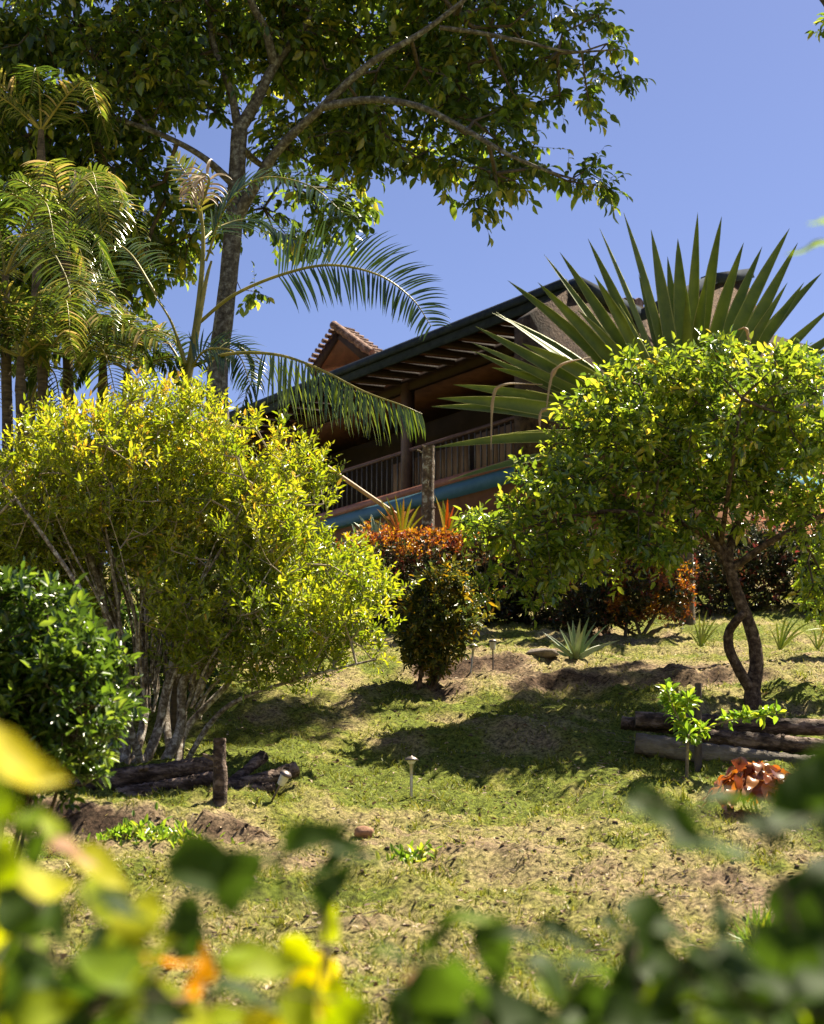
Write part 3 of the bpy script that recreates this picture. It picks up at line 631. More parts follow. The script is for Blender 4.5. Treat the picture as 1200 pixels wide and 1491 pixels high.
# ---------------------------------------------------------------- strap / sword leaves
def sword(mb, p, tip, wd, sag=.05, fold=.25, face=.6, n=10, prof='sword', seed=0, edge=True, axis=(0, -.25, 1)):
    p = np.asarray(p, float); tip = np.asarray(tip, float); L = np.linalg.norm(tip-p); d = (tip-p)/L
    t = np.linspace(0, 1, n+1); C = p+(tip-p)*t[:, None]+np.array([0, 0, 1.])*(sag*L*np.sin(np.pi*t))[:, None]
    T = nrm(np.gradient(C, axis=0)); ax = nrm(np.asarray(axis, float))
    N0 = ax-d*np.dot(ax, d); N0 = nrm(N0) if np.linalg.norm(N0) > .05 else np.array([0, -1., 0])
    cam_ = nrm(-C[0]); cam_ = nrm(cam_-d*np.dot(cam_, d)); N0 = nrm(N0*(1-face)+cam_*face)
    Sd = nrm(np.cross(T, N0)); N = np.cross(Sd, T)
    if prof == 'sword': w = wd*.5*np.interp(t, [0, .15, .45, .7, .9, 1], [.55, .72, 1, .82, .36, .01])
    elif prof == 'aloe': w = wd*.5*np.interp(t, [0, .3, .7, 1], [1, .85, .5, .02])
    else: w = wd*.5*np.interp(t, [0, .1, .5, .8, 1], [.6, .9, 1, .6, .02])
    e = .86
    V = []; th = wd*.05
    for k in range(n+1):
        c = C[k]; fz = fold*w[k]
        for sx in (-1, -e, 0, e, 1): V.append(c+Sd[k]*w[k]*sx+N[k]*(fz*abs(sx)**1.2))
        for sx in (.9, 0, -.9): V.append(c+Sd[k]*w[k]*sx+N[k]*(fz*abs(sx)**1.2-th*(1-t[k]*.8)))
    F = []; tt = []
    for k in range(n):
        a = 8*k; bq = a+8
        for j in range(8):
            j2 = (j+1) % 8; F.append([a+j, a+j2, bq+j2, bq+j]); tt.append(.8 if (edge and j in (0, 3)) else .0)
    mb.add(V, np.array(F), np.array(tt)); return C
# ---- giant furcraea behind the small tree
DA = 25.0
ab = P(1000, 660, DA); fb = GD(1000, DA)
t = thing('giant_agave', 'huge spiky rosette of sword leaves behind the small tree in front of the roof', 'agave', fb)
mb = MB(); path_tube(mb, [fb-np.array([0, 0, .2]), (fb+ab)/2, ab], [.12, .11, .14], 12, 6, .1); mb.build('trunk', M['palm_trunk'], t, True)
tips = [(908, 309), (856, 347), (873, 332), (948, 334), (987, 347), (972, 373), (1016, 309), (1051, 315), (792, 370), (815, 367), (739, 408), (783, 411), (716, 455), (692, 475),
        (1083, 353), (1110, 359), (1150, 332), (1162, 353), (1197, 397), (1171, 411), (1147, 411), (1212, 446), (865, 400), (1240, 470), (1225, 500), (687, 499), (687, 510), (716, 535), (660, 560), (637, 580), (628, 592), (630, 652), (653, 700), (722, 454),
        (1000, 420), (930, 400), (1030, 400), (900, 440), (840, 450), (1260, 540), (690, 640), (1240, 600), (760, 500), (1080, 430)]
for i, (tx, ty) in enumerate(tips):
    ang = math.atan2(660-ty, tx-1000); dz = random.uniform(-1.0, .6)
    if i >= 34: dz = random.uniform(-1.6, 1.2)
    st = ab+np.array([math.cos(ang)*.16, dz*.1, math.sin(ang)*.10])
    mb = MB(); Lp = math.hypot(tx-1000, ty-660)
    sword(mb, st, P(tx, ty, DA+dz), random.uniform(.19, .28) if Lp > 240 else .2, .03+random.uniform(-.03, .03) if ty < 560 else .05, .45, random.uniform(.35, .9), 12)
    mb.build('leaf', M['furcraea'], t, True)
for (x0, y0, x1, y1, x2, y2, x3, y3) in [(860, 520, 820, 530, 803, 550, 795, 600), (860, 600, 810, 596, 788, 600, 786, 628), (790, 560, 735, 560, 718, 580, 715, 655), (1075, 480, 1085, 478, 1090, 490, 1092, 515)]:
    mb = MB(); C = catmull([P(x0, y0, DA-.8), P(x1, y1, DA-1), P(x2, y2, DA-1), P(x3, y3, DA-1)], 5)
    path_tube(mb, C, [.008, .012, .026, .03, .02, .006], 6, 3, .35, True, x0, resample=False); o = mb.build('dead_leaf_tip', M['palm_dead'], t, True); o['label'] = 'dry curled papery leaf tip hanging down'

def rosette(name, label, cat, c, items, mat, prof='aloe', fold=.35, n=8, group=None, edge=True, sag=.04):
    """items: (tip px, tip py, ddepth, width)"""
    t = thing(name, label, cat, c, group)
    for (tx, ty, dd, wd) in items:
        mb = MB(); tip = P(tx, ty, c[1]+dd); d = nrm(tip-c)
        sword(mb, c+d*.01-np.array([0, 0, .03]), tip, wd, sag, fold, random.uniform(.3, .8), n, prof, edge=False)
        k = mb.n
        for kk in mb.T: mb.T[kk] = [np.full(len(a_), random.random()) for a_ in mb.T[kk]]
        mb.build('leaf', mat, t, True)
    return t
c = G(838, 958)
rosette('aloe_plant', 'pale green spiky aloe on the mound left of the small tree', 'aloe', c,
        [(790, 920, 0, .07), (815, 915, .1, .07), (826, 905, -.1, .08), (834, 903, .2, .08), (845, 900, 0, .08), (858, 898, .1, .08), (868, 905, -.1, .08), (884, 910, .1, .07), (903, 932, -.1, .08), (800, 935, -.3, .07), (850, 915, -.3, .09), (822, 925, -.3, .08), (880, 938, .3, .07), (795, 945, .2, .05)], M['aloe'])
for (px, py, lab, it) in [(1020, 942, 'small tuft of arching strap leaves left of the crooked trunk', [(1018, 892, 0, .03), (1030, 888, .1, .03), (1045, 900, 0, .03), (1058, 905, .1, .025), (1010, 905, -.1, .03), (1050, 915, -.2, .025), (1000, 918, .1, .02), (1037, 897, .2, .02)]),
                          (1135, 945, 'wider tuft of arching strap leaves right of the crooked trunk', [(1130, 905, 0, .03), (1145, 898, .1, .03), (1165, 900, 0, .03), (1185, 905, .1, .03), (1120, 915, -.1, .03), (1175, 918, -.2, .025), (1160, 893, .2, .02), (1195, 915, .2, .02), (1150, 905, -.2, .02)]),
                          (1190, 945, 'strap-leaved tuft cut off by the right edge of the photo', [(1185, 915, 0, .03), (1205, 905, .1, .03), (1220, 910, 0, .03), (1175, 925, -.1, .03), (1198, 925, -.2, .025)])]:
    rosette('strap_leaf_plant', lab, 'plant', G(px, py), it, M['strap'], 'strap', .2, 7, 'strap-leaved tufts on the upper lawn', sag=.12)
dB = 25.2
for (px, py, lab, mat, it, wd) in [
   (585, 790, 'yellow arching bromeliad left of the wooden post', 'bromeliad', [(548, 740), (552, 725), (562, 722), (575, 720), (588, 724), (600, 726), (612, 735), (540, 755), (618, 750), (570, 735), (595, 735), (608, 745), (560, 740), (583, 730)], .05),
   (650, 785, 'orange-tipped upright bromeliad right of the wooden post', 'bromeliad', [(634, 722), (640, 735), (652, 726), (662, 735), (670, 738), (655, 745), (645, 728), (676, 748)], .06),
   (548, 795, 'grey-green spiky agave by the yellow bromeliad', 'agave_grey', [(515, 760), (522, 750), (540, 748), (555, 752), (570, 765), (510, 775), (532, 762), (548, 760), (562, 757), (580, 775)], .07),
   (525, 800, 'low grey-green agave half hidden behind the yellow-green bush', 'agave_grey', [(500, 775), (512, 762), (525, 760), (540, 770), (548, 780), (495, 785)], .06),
   (700, 795, 'red-orange bromeliad at the right of the hedge top', 'bromeliad', [(684, 765), (690, 758), (700, 755), (712, 762), (718, 770), (680, 775)], .05)]:
    c = P(px, py, dB+.6); t_ = rosette('bromeliad' if mat == 'bromeliad' else 'small_agave', lab, 'plant', c, [(a_, b_, random.uniform(-.25, .35), wd) for a_, b_ in it], M[mat], 'strap', .3, 7, sag=.08)
    mb = MB(); gb = GD(px, c[1]); path_tube(mb, [gb-np.array([0, 0, .05]), c], [.05, .04], 8); mb.build('stem', M['twig_dark'], t_, True)

# ---------------------------------------------------------------- palms
def frond(parent, pts, ll, N, n=34, droop=.5, width=.035, mat=None, stem=.016, start=.12, tintr=(0, .8), fwd=.55, both=(1, 1), hang=0., seed=0):
    r = np.random.default_rng(seed); C = catmull(pts, 10); cum = np.concatenate([[0], np.cumsum(np.linalg.norm(np.diff(C, axis=0), axis=1))]); cum /= cum[-1]
    mb = MB(); mb2 = MB()
    path_tube(mb2, C, [stem, stem*.7, stem*.2], 6, resample=False)
    N = nrm(np.asarray(N, float))
    for side in (1, -1):
        t = np.linspace(start, .995, n)+r.normal(0, .004, n); t = np.clip(t, 0, 1)
        B = np.stack([np.interp(t, cum, C[:, k]) for k in range(3)], 1)
        T = nrm(np.stack([np.interp(np.clip(t+.03, 0, 1), cum, C[:, k]) for k in range(3)], 1)-np.stack([np.interp(np.clip(t-.03, 0, 1), cum, C[:, k]) for k in range(3)], 1))
        Sd = nrm(np.cross(T, N))*side
        L = ll*both[0 if side == 1 else 1]*np.interp(t, [0, .15, .45, .8, 1], [.55, .85, 1, .72, .35])*r.uniform(.9, 1.08, n)
        d0 = nrm(Sd*(1-.6*hang)+T*(fwd*(.6+.9*t))[:, None]+N*.12*(1-hang)+np.array([0, 0, -hang])+r.normal(0, .07, (n, 3)))
        NS = 6; pos = B.copy(); d = d0.copy(); rings = []
        for s in range(NS+1):
            f = s/NS; w = width*np.interp(f, [0, .25, .6, 1], [.35, 1, .8, .04]); wdv = nrm(np.cross(d, N+Sd*.3))*w*.5
            nn = np.cross(wdv, d); nn = nrm(nn)*w*.18
            rings.append((pos-wdv+nn, pos-nn*0, pos+wdv+nn))
            pos = pos+d*(L/NS)[:, None]; d = nrm(d+np.array([0, 0, -1.])*droop/NS*1.4*(.5+f)+r.normal(0, .02, (n, 3)))
        for k in range(n):
            V = [q_[k] for rg_ in rings for q_ in rg_]; F = []
            for s in range(NS):
                a_ = 3*s; F += [[a_, a_+1, a_+4, a_+3], [a_+1, a_+2, a_+5, a_+4]]
            mb.add(V, np.array(F), r.uniform(*tintr))
    fr = mb.build('frond', mat or M['palm_leaf'], parent); mb2.build('frond_stem', M['palm_stem'], fr, True)
    return fr
def crown_fronds(parent, c, n, L, seed, el=(5, 70), az0=0, **kw):
    r = np.random.default_rng(seed); c = np.asarray(c, float)
    for k in range(n):
        a_ = az0+2*math.pi*k/n+r.normal(0, .25); e = R(r.uniform(*el)); Lk = L*r.uniform(.8, 1.15)
        h = np.array([math.cos(a_), math.sin(a_), 0]); p1 = c+(h*math.cos(e)+np.array([0, 0, math.sin(e)]))*Lk*.38
        p2 = p1+(h*.9+np.array([0, 0, .35*math.sin(e)]))*Lk*.3; p3 = p2+(h*.55+np.array([0, 0, -1.0]))*Lk*.36
        frond(parent, [c, p1, p2, p3], L*.28, (0, 0, 1), 30, r.uniform(.5, 1.1), .034, seed=seed*50+k, tintr=(0, .75) if r.random() < .6 else (.5, 1), **kw)
DP = 16.2
pb = GD(45, DP)
t = thing('clumping_palm', 'clumping palm with several feathery crowns at the left edge behind the bush', 'palm', pb)
for (bx, tx, ty, d, nf, L, sd_) in [(60, 62, 500, DP, 9, 1.5, 1), (10, 8, 400, DP+.2, 8, 1.5, 2), (100, 95, 320, DP+.9, 8, 1.3, 3), (20, 60, 190, DP+2.6, 8, 1.5, 4), (40, 30, 520, DP-.3, 7, 1.2, 7), (150, 185, 540, DP+.3, 6, .9, 8), (-60, -70, 520, DP, 6, 1.6, 5), (130, 150, 520, DP+.6, 6, 1.25, 6)]:
    gb = GD(bx, d)-np.array([0, 0, .1]); tp = P(tx, ty+50, d); mb = MB()
    path_tube(mb, [gb, gb*.5+tp*.5+np.array([.05, 0, 0]), tp], [.07, .06, .055], 10, 8, .04); mb.build('trunk', M['palm_trunk'], t, True)
    mb = MB(); c = P(tx, ty, d); path_tube(mb, [tp, c], [.06, .035], 10); mb.build('crownshaft', M['palm_trunk'], t, True)
    crown_fronds(t, c, nf, L, sd_, az0=sd_)
# fronds of this palm tinted paler, as if catching the light
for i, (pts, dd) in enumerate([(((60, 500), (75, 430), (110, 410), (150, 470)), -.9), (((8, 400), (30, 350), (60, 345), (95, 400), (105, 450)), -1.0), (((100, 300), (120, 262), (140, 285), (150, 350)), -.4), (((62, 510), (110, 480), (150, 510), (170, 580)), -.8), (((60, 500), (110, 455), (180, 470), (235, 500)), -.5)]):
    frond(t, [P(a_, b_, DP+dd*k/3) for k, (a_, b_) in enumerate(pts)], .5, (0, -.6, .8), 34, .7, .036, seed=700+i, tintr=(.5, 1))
# areca palm with the two big fronds in front of the house
DQ = 16.4
pb = GD(262, DQ); t = thing('areca_palm', 'slender yellow-stemmed palm by the tall trunk with two long fronds reaching over the roof edge', 'palm', pb)
tp = P(272, 560, DQ)
mb = MB(); path_tube(mb, [pb-np.array([0, 0, .1]), P(264, 780, DQ), tp], [.07, .06, .055], 10, 8, .03); mb.build('trunk', M['palm_trunk'], t, True)
for k, (pts, r_) in enumerate([(((270, 565), (282, 500), (292, 420), (296, 350), (292, 300)), .035), (((272, 560), (284, 500), (300, 410), (308, 380)), .03), (((270, 530), (250, 470), (225, 430)), .016)]):
    mb = MB(); path_tube(mb, [P(a_, b_, DQ-.05*k) for a_, b_ in pts], [r_*1.5, r_, r_*.7, r_*.4], 8); mb.build('crownshaft', M['palm_stem'], t, True)
FD = (0, -1, .15)
frond(t, [P(290, 470, DQ), P(340, 430, DQ-.2), P(410, 400, DQ-.3), (P(480, 386, DQ-.4)), P(550, 400, DQ-.5), P(600, 435, DQ-.5), P(628, 475, DQ-.5)],   .60, FD, 56, .6, .026, seed=801, start=.35, tintr=(0, .35), fwd=.35, both=(.95, 1.05), stem=.02)
frond(t, [P(276, 535, DQ), P(330, 516, DQ-.4), P(400, 516, DQ-.7), P(460, 535, DQ-.9), P(530, 570, DQ-1.1), P(585, 590, DQ-1.2), P(615, 603, DQ-1.2)], .74, (0, -.3, 1), 52, .8, .028, seed=802, start=.36, tintr=(.45, .8), fwd=.22, hang=1.0, both=(.9, 1.0), stem=.02)
frond(t, [P(300, 380, DQ), P(330, 300, DQ-.3), P(380, 260, DQ-.5), P(450, 270, DQ-.7), P(500, 310, DQ-.8)], .55, (0, -.6, .8), 36, .7, .034, seed=803, tintr=(.0, .5))
frond(t, [P(295, 350, DQ), P(320, 330, DQ+.3), P(370, 320, DQ+.5), P(430, 350, DQ+.5)], .5, (0, -.6, .8), 30, .7, .034, seed=804, tintr=(.0, .5))
frond(t, [P(292, 320, DQ), P(280, 270, DQ-.1), P(255, 230, DQ-.1)], .27, (0, -1, .2), 16, .3, .035, seed=805, tintr=(.7, .92))
o = frond(t, [P(292, 300, DQ-.1), P(305, 262, DQ-.2), P(290, 255, DQ-.25), P(275, 290, DQ-.3)], .30, (.2, -.9, .3), 14, 1.8, .04, M['palm_dead'], seed=806, tintr=(0, 1)); o['label'] = 'dead tan frond hanging from the top of the palm'
frond(t, [P(274, 545, DQ), P(300, 510, DQ-.2), P(345, 515, DQ-.3), P(365, 560, DQ-.3)], .42, (0, -.8, .5), 28, .9, .026, seed=807, tintr=(0, .4))
frond(t, [P(274, 545, DQ), P(240, 495, DQ+.2), P(200, 480, DQ+.3), P(165, 500, DQ+.3)], .45, (0, -.6, .8), 30, .9, .028, seed=808, tintr=(.1, .6))
frond(t, [P(228, 430, DQ), P(190, 370, DQ+.3), P(160, 360, DQ+.5), P(130, 420, DQ+.6)], .5, (0, -.6, .8), 30, .9, .03, seed=809, tintr=(.1, .6))
frond(t, [P(300, 540, DQ+.2), P(330, 500, DQ+.4), P(370, 530, DQ+.6), P(350, 600, DQ+.8)], .4, (0, -.6, .8), 28, .9, .026, seed=810, tintr=(0, .3))

# ---------------------------------------------------------------- house
HA = R(38); U = np.array([math.sin(HA), -math.cos(HA), 0]); NO = np.array([-math.cos(HA), -math.sin(HA), 0]); UP = np.array([0, 0, 1.])
Q0 = P(590, 715, 35); ZF = 7.93
Q0 = np.array([Q0[0], Q0[1], 0])
def H(a_, b_, z): return Q0+U*a_+NO*b_+UP*z       # a: along the front, b: outward, z: height
def hb(mb, a0, a1, b0, b1, z0, z1, t=.5): obox(mb, H(a0, b0, z0), U*(a1-a0), NO*(b1-b0), UP*(z1-z0), t)
base = H(0, -2, float(zg(Q0[0], Q0[1])))
hs = thing('house', 'dark timber house with long sloping eave and railed balcony above the garden', 'house', base)
A0, A1 = -7.6, 6.75
zE, pit = 10.32, .11
zgr = 5.0
mb = MB(); hb(mb, A0+.2, A1, -6, -.08, zgr, ZF-.42); mb.build('wall', M['orange_wall'], hs)
mb = MB(); hb(mb, A0, A1, -6.2, .02, ZF-.40, ZF-.12); o = mb.build('floor_beam', M['blue_paint'], hs); o['label'] = 'blue painted beam under the balcony'
mb = MB(); hb(mb, A0, A1, -6.2, .06, ZF-.12, ZF+.03); mb.build('floor_board', M['pink_wood'], hs)
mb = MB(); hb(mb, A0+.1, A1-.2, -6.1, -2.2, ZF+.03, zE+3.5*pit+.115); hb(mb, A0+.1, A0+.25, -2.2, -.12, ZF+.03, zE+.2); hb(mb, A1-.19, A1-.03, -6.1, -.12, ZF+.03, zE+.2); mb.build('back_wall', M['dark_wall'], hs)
for k, (a0, a1) in enumerate([(-1.2, -.05), (.15, 1.5), (1.7, 3.0), (3.2, 4.6), (4.8, 6.2)]):
    mb = MB(); n = 5
    for j in range(n): wj = (a1-a0)/n; hb(mb, a0+j*wj+.012, a0+(j+1)*wj-.012, -.62-.01*(j % 2), -.56, ZF+.03, ZF+(.92 if k < 2 else 1.02))
    o = mb.build('plank_panel', M['panel'], hs)
for a_ in (-4.6, -.02, 4.4):
    mb = MB(); hb(mb, a_-.11, a_+.11, -.20, .02, ZF+.03, 10.42); mb.build('post', M['purple_wood'], hs)
mb = MB(); bar(mb, H(A0, -.09, ZF+.93), H(A1, -.09, ZF+.93), .09, .07); mb.build('handrail', M['purple_wood'], hs)
for k in range(74):
    a_ = A0+.1+k*.192
    mb = MB(); hb(mb, a_-.012, a_+.012, -.105, -.08, ZF+.03, ZF+.90); mb.build('baluster', M['iron'], hs)
# roof: eave at b=1.3, z 10.76, rising backwards
def RP(a_, b_, off=0): return H(a_, b_, zE+(1.3-b_)*pit+off)
nrf = nrm(UP+NO*pit)
def slab(mb, b0, off, th):
    q_ = [RP(A0-.5, b0, off), RP(A1, b0, off), RP(A1-4.4, -5, off), RP(A0-.5, -5, off)]
    mb.add(q_+[p+nrf*th for p in q_], np.array([[0, 3, 2, 1], [4, 5, 6, 7], [0, 1, 5, 4], [1, 2, 6, 5], [2, 3, 7, 6], [3, 0, 4, 7]]))
mb = MB(); slab(mb, 1.3, .10, .04); mb.build('soffit', M['soffit'], hs)
rf = None
mb = MB(); slab(mb, 1.34, .145, .07); rf = mb.build('roof', M['terracotta'], hs)
# barrel tiles ends along the roof
mb = MB()
for k in range(90):
    a_ = A0-.45+k*.18
    if a_ > A1-.1: break
    be = max(-4.9, 1.3-(A1-a_)/4.4*6.3); path_tube(mb, [RP(a_, 1.30, .20), RP(a_, min(be, 1.2), .20)], [.075, .075], 8, 1)
mb.build('roof_tiles', M['terracotta'], rf, True)
mb = MB(); hb(mb, A0-.55, A1, 1.36, 1.42, zE-.06, zE+.25)
fa = mb.build('fascia', M['fascia'], hs)
mb = MB(); hb(mb, A0-.58, A1+.03, 1.42, 1.53, zE+.12, zE+.27); mb.build('gutter', M['fascia'], fa)
mb = MB(); obox(mb, RP(A0-.56, 1.36, -.07), U*.05, RP(0, -5, 0)-RP(0, 1.36, 0), UP*.32); mb.build('verge_board', M['fascia'], hs)
for k in range(23):
    a_ = A0-.3+k*.64
    mb = MB(); bar(mb, RP(a_, 1.3, .03), RP(a_, min(1.1, max(-4.9, 1.3-(A1-a_)/4.4*6.3)), .03), .08, .13, nrf); mb.build('rafter', M['rafter'], hs)
mb = MB(); hb(mb, A0+.26, A1-.2, -2.195, -.2, 10.30, 10.34); mb.build('added_ceiling', M['soffit'], hs)  # flat boards added to hide the sunlit strips on the inner rafters
mb = MB(); hb(mb, A0-.4, A1-.1, -.16, -.02, 10.24, 10.54); mb.build('wall_plate', M['rafter'], hs)
# little gable behind the roof edge on the left
def hp(px, py, b_):
    r = ray(px, py); tt_ = ((Q0+NO*b_)@NO)/(r@NO); return r*tt_
gb_ = -1.0
pk = hp(494, 484, gb_); gl = hp(455, 540, gb_); gr_ = hp(548, 524, gb_)
bk = -NO*.5
mb = MB(); mb.add([gl, gr_, pk, gl+bk, gr_+bk, pk+bk], [np.array([[0, 1, 2], [5, 4, 3]]), np.array([[0, 3, 4, 1]])]); dm = mb.build('gable_wall', M['soffit'], hs)
mb = MB(); bar(mb, gl-UP*.1, pk+UP*.02, .3, .10, NO); bar(mb, pk+UP*.02, gr_-UP*.1, .3, .10, NO); mb.build('gable_board', M['rafter'], dm)
mb = MB()
for (p_, q_) in ((pk, gr_), (pk, gl)):
    for j in range(9):
        f = j/8; s_ = p_+(q_-p_)*f+UP*.13
        path_tube(mb, [s_+NO*.2, s_-NO*.45], [.06, .055], 8, 1)
mb.build('gable_tiles', M['terracotta'], dm, True)
mb = MB()
for j in range(6):
    p_ = pk+(gr_-pk)*(j/6)+UP*.16+NO*.18; q_ = pk+(gr_-pk)*((j+1.25)/6)+UP*.19+NO*.18
    path_tube(mb, [p_, q_], [.11, .085], 10, 1)
mb.build('ridge_tiles', M['terracotta'], dm, True)
# second wing at the right: stone gable walls with dark capped verges
WD = np.array([math.cos(HA), math.sin(HA), 0])      # goes away to the right
E0 = H(A1, 1.36, 0); NW = U
def wp(px, py, off=0):
    r = ray(px, py); tt_ = ((E0+NW*off)@NW)/(r@NW); return r*tt_
pts = [wp(765, 462), wp(835, 416), wp(925, 462), wp(928, 470), wp(1032, 412), wp(1086, 404), wp(1122, 500), wp(1125, 700), wp(765, 700)]
n = len(pts); mb = MB(); th = -NW*.3
F1 = np.arange(n); V = pts+[p_+th for p_ in pts]
mb.add(V, [F1[None], (F1[::-1]+n)[None], np.array([[k, k+n, (k+1) % n+n, (k+1) % n] for k in range(n)])])
sw = mb.build('stone_gable', M['stone_wall'], hs)
for (p_, q_) in (((835, 412), (925, 458)), ((928, 462), (1034, 408)), ((1030, 408), (1089, 400))):
    mb = MB(); bar(mb, wp(*p_, .04), wp(*q_, .04), .30, .20, UP); mb.build('verge_board', M['fascia'], sw)
mb = MB()
for j in range(3): path_tube(mb, [wp(912+j*10, 441, -.5), wp(912+j*10, 441, -.5)-NW*.5], [.11, .11], 10, 1)
mb.build('ridge_tiles', M['terracotta'], sw, True)

# ---------------------------------------------------------------- posts, pole
d = 23.4
def leanpost(name, label, cat, px, py0, py1, d, r_, mat, lean=0, knots=0, group=None, base=None):
    gb = base if base is not None else GD(px, d); tp = P(px+lean, py0, gb[1])
    t = thing(name, label, cat, gb, group); mb = MB()
    path_tube(mb, [gb-np.array([0, 0, .15]), gb*.6+tp*.4+np.array([.02*r_, 0, 0]), gb*.25+tp*.75-np.array([.04*r_, 0, 0]), tp], [r_*1.05, r_, r_*.95, r_*.9], 14, 8, .10, True, px)
    mb.build('shaft', mat, t, True)
    if knots:
        for kk in range(knots):
            f = random.uniform(.6, .98); c_ = gb+(tp-gb)*f; a_ = random.uniform(2.8, 6.5); dr = np.array([math.cos(a_), math.sin(a_), .35])
            mb = MB(); path_tube(mb, [c_+dr*r_*.7, c_+dr*(r_+random.uniform(.03, .09))], [.02, .012], 7, 3, .1); mb.build('branch_stub', mat, t, True)
    return t
leanpost('wooden_post', 'rough lichen-spotted tree-trunk post rising in front of the balcony', 'post', 622, 650, 770, 26.4, .11, M['post'], 2, 7)
gp = P(545, 727, 24.5); t = thing('slanted_pole', 'brown wooden pole slanting up from the flower bed past the balcony railing', 'pole', GD(700, 24.9))
mb = MB(); pa = P(474, 678, 25.9); pbb = P(545, 727, 26.1); dirp = pbb-pa
path_tube(mb, [pa, pbb, pbb+dirp*.5, pbb+dirp*1.2], [.035, .037, .038, .04], 12, 6, .03); mb.build('shaft', M['bamboo'], t, True)

# ---------------------------------------------------------------- logs
def log(label, p, q_, r_, mat, seed, group, bend=.02):
    p = np.asarray(p, float); q_ = np.asarray(q_, float)
    t = thing('log', label, 'log', (p+q_)/2-np.array([0, 0, r_]), group); mb = MB(); r = np.random.default_rng(seed)
    L = np.linalg.norm(q_-p); mids = [p+(q_-p)*f+r.normal(0, bend*L*.5, 3)*np.array([.2, .4, .5]) for f in (.25, .5, .75)]
    path_tube(mb, [p]+mids+[q_], list(r_*r.uniform(.82, 1.12, 6)), 20, 16, .13, False, seed)
    C_ = mb.V[0]; n_ = 20
    mb2 = mb
    mb.add(C_[:n_], np.arange(n_)[::-1]); mb.add(C_[-n_:], np.arange(n_))
    mb.build('timber', mat, t, True)
    for k in range(3):
        f = r.uniform(.15, .9); c_ = p+(q_-p)*f; a_ = r.uniform(3.4, 6)
        m2 = MB(); dr = np.array([.3, math.cos(a_)*.5-.5, .7]); path_tube(m2, [c_, c_+dr*(r_*1.15)], [r_*.3, r_*.2], 7, 3, .1); m2.build('knot', mat, t, True)
    return t
gl1 = 'logs stacked as edging below the yellow-green bush'
dl = 13.45
log('thick dark log on top of the left pile, behind the short post', P(100, 1146, dl), P(325, 1112, dl+.1), .085, M['log'], 1, gl1)
log('lower log of the left pile reaching to the short post', P(170, 1160, dl-.12), P(330, 1132, dl), .07, M['log'], 2, gl1)
log('low log at the bottom left of the left pile', P(60, 1165, dl-.1), P(230, 1160, dl-.15), .06, M['log'], 3, gl1)
log('log of the left pile right of the short post', P(318, 1155, dl-.05), P(430, 1120, dl+.35), .06, M['log'], 4, gl1)
log('short broken log end sticking up right of the short post', P(326, 1150, dl+.1), P(385, 1100, dl+.4), .045, M['log'], 5, gl1)
log('thin lowest log under the right half of the left pile', P(300, 1160, dl-.1), P(400, 1146, dl+.1), .045, M['log'], 6, gl1)
leanpost('short_post', 'short dark post holding back the left log pile', 'post', 320, 1075, 1165, 13.2, .055, M['log'], 0, 1, base=G(321, 1172))
gl2 = 'logs stacked as edging below the small tree'
dr_ = G(1010, 1118)[1]+.1
log('topmost dark log of the right pile', P(925, 1048, dr_+.35), P(1300, 1062, dr_+.2), .085, M['log'], 7, gl2)
log('middle log of the right pile', P(990, 1068, dr_+.1), P(1300, 1098, dr_), .085, M['log'], 8, gl2)
log('long grey squared-off lowest log of the right pile', P(925, 1082, dr_+.05), P(1300, 1130, dr_-.15), .10, M['log_grey'], 9, gl2, .008)
log('short dark log tucked at the back left of the right pile', P(905, 1052, dr_+.5), P(1000, 1062, dr_+.4), .06, M['log'], 10, gl2)
leanpost('garden_stake', 'thin square dark stake standing in front of the right log pile', 'stake', 1016, 995, 1115, 15.6, .034, M['stake'], 1, 0, base=G(1016, 1122))

# ---------------------------------------------------------------- solar path lights
def path_light(label, base, h, tilt=(0, 0), kind=0, sc=1.0):
    t = thing('path_light', label, 'garden light', base, 'solar path lights on the lawn'); ax = nrm(np.array([tilt[0], tilt[1], 1.]))
    b_ = np.asarray(base)-ax*.05; h = h+.05
    mb = MB(); lathe(mb, b_, ax, [(.002, -.08), (.011, 0), (.0125, h*.55), (.017, h*.82), (.022, h*.86)] if kind == 0 else [(.002, -.08), (.009, 0), (.009, h*.80)]); mb.build('stake', M['steel'] if kind == 0 else M['cap'], t, True)
    mb = MB(); hh = b_+ax*h*(.86 if kind == 0 else .80)
    if kind == 0: lathe(mb, hh, ax, [(.022, 0), (.038, h*.05), (.040, h*.07)])
    else: lathe(mb, hh, ax, [(.030, 0), (.036, .05), (.038, .085)], 16)
    mb.build('lens', M['lens'], t, True)
    mb = MB(); ch = hh+ax*(h*.07 if kind == 0 else .085)
    lathe(mb, ch, ax, [(.058*sc, 0), (.062*sc, .006), (.050*sc, .018), (.028, .032), (.010, .038), (.008, .045)] if kind == 0 else [(.050, 0), (.052, .012), (.036, .028), (.005, .032)], 24); mb.build('cap', M['cap'], t, True)
path_light('slim steel mushroom-capped path light alone in the middle of the lawn', G(599, 1163), .34)
path_light('slightly leaning steel path light beside the croton shrub', G(686, 979), .33, (.10, 0))
path_light('lantern-headed path light on a thin dark stake, by the mound', G(718, 975), .31, (0, 0), 1)
path_light('tipped-over path light with pale head at the end of the left log pile', G(396, 1166), .20, (.55, -.35), 1)

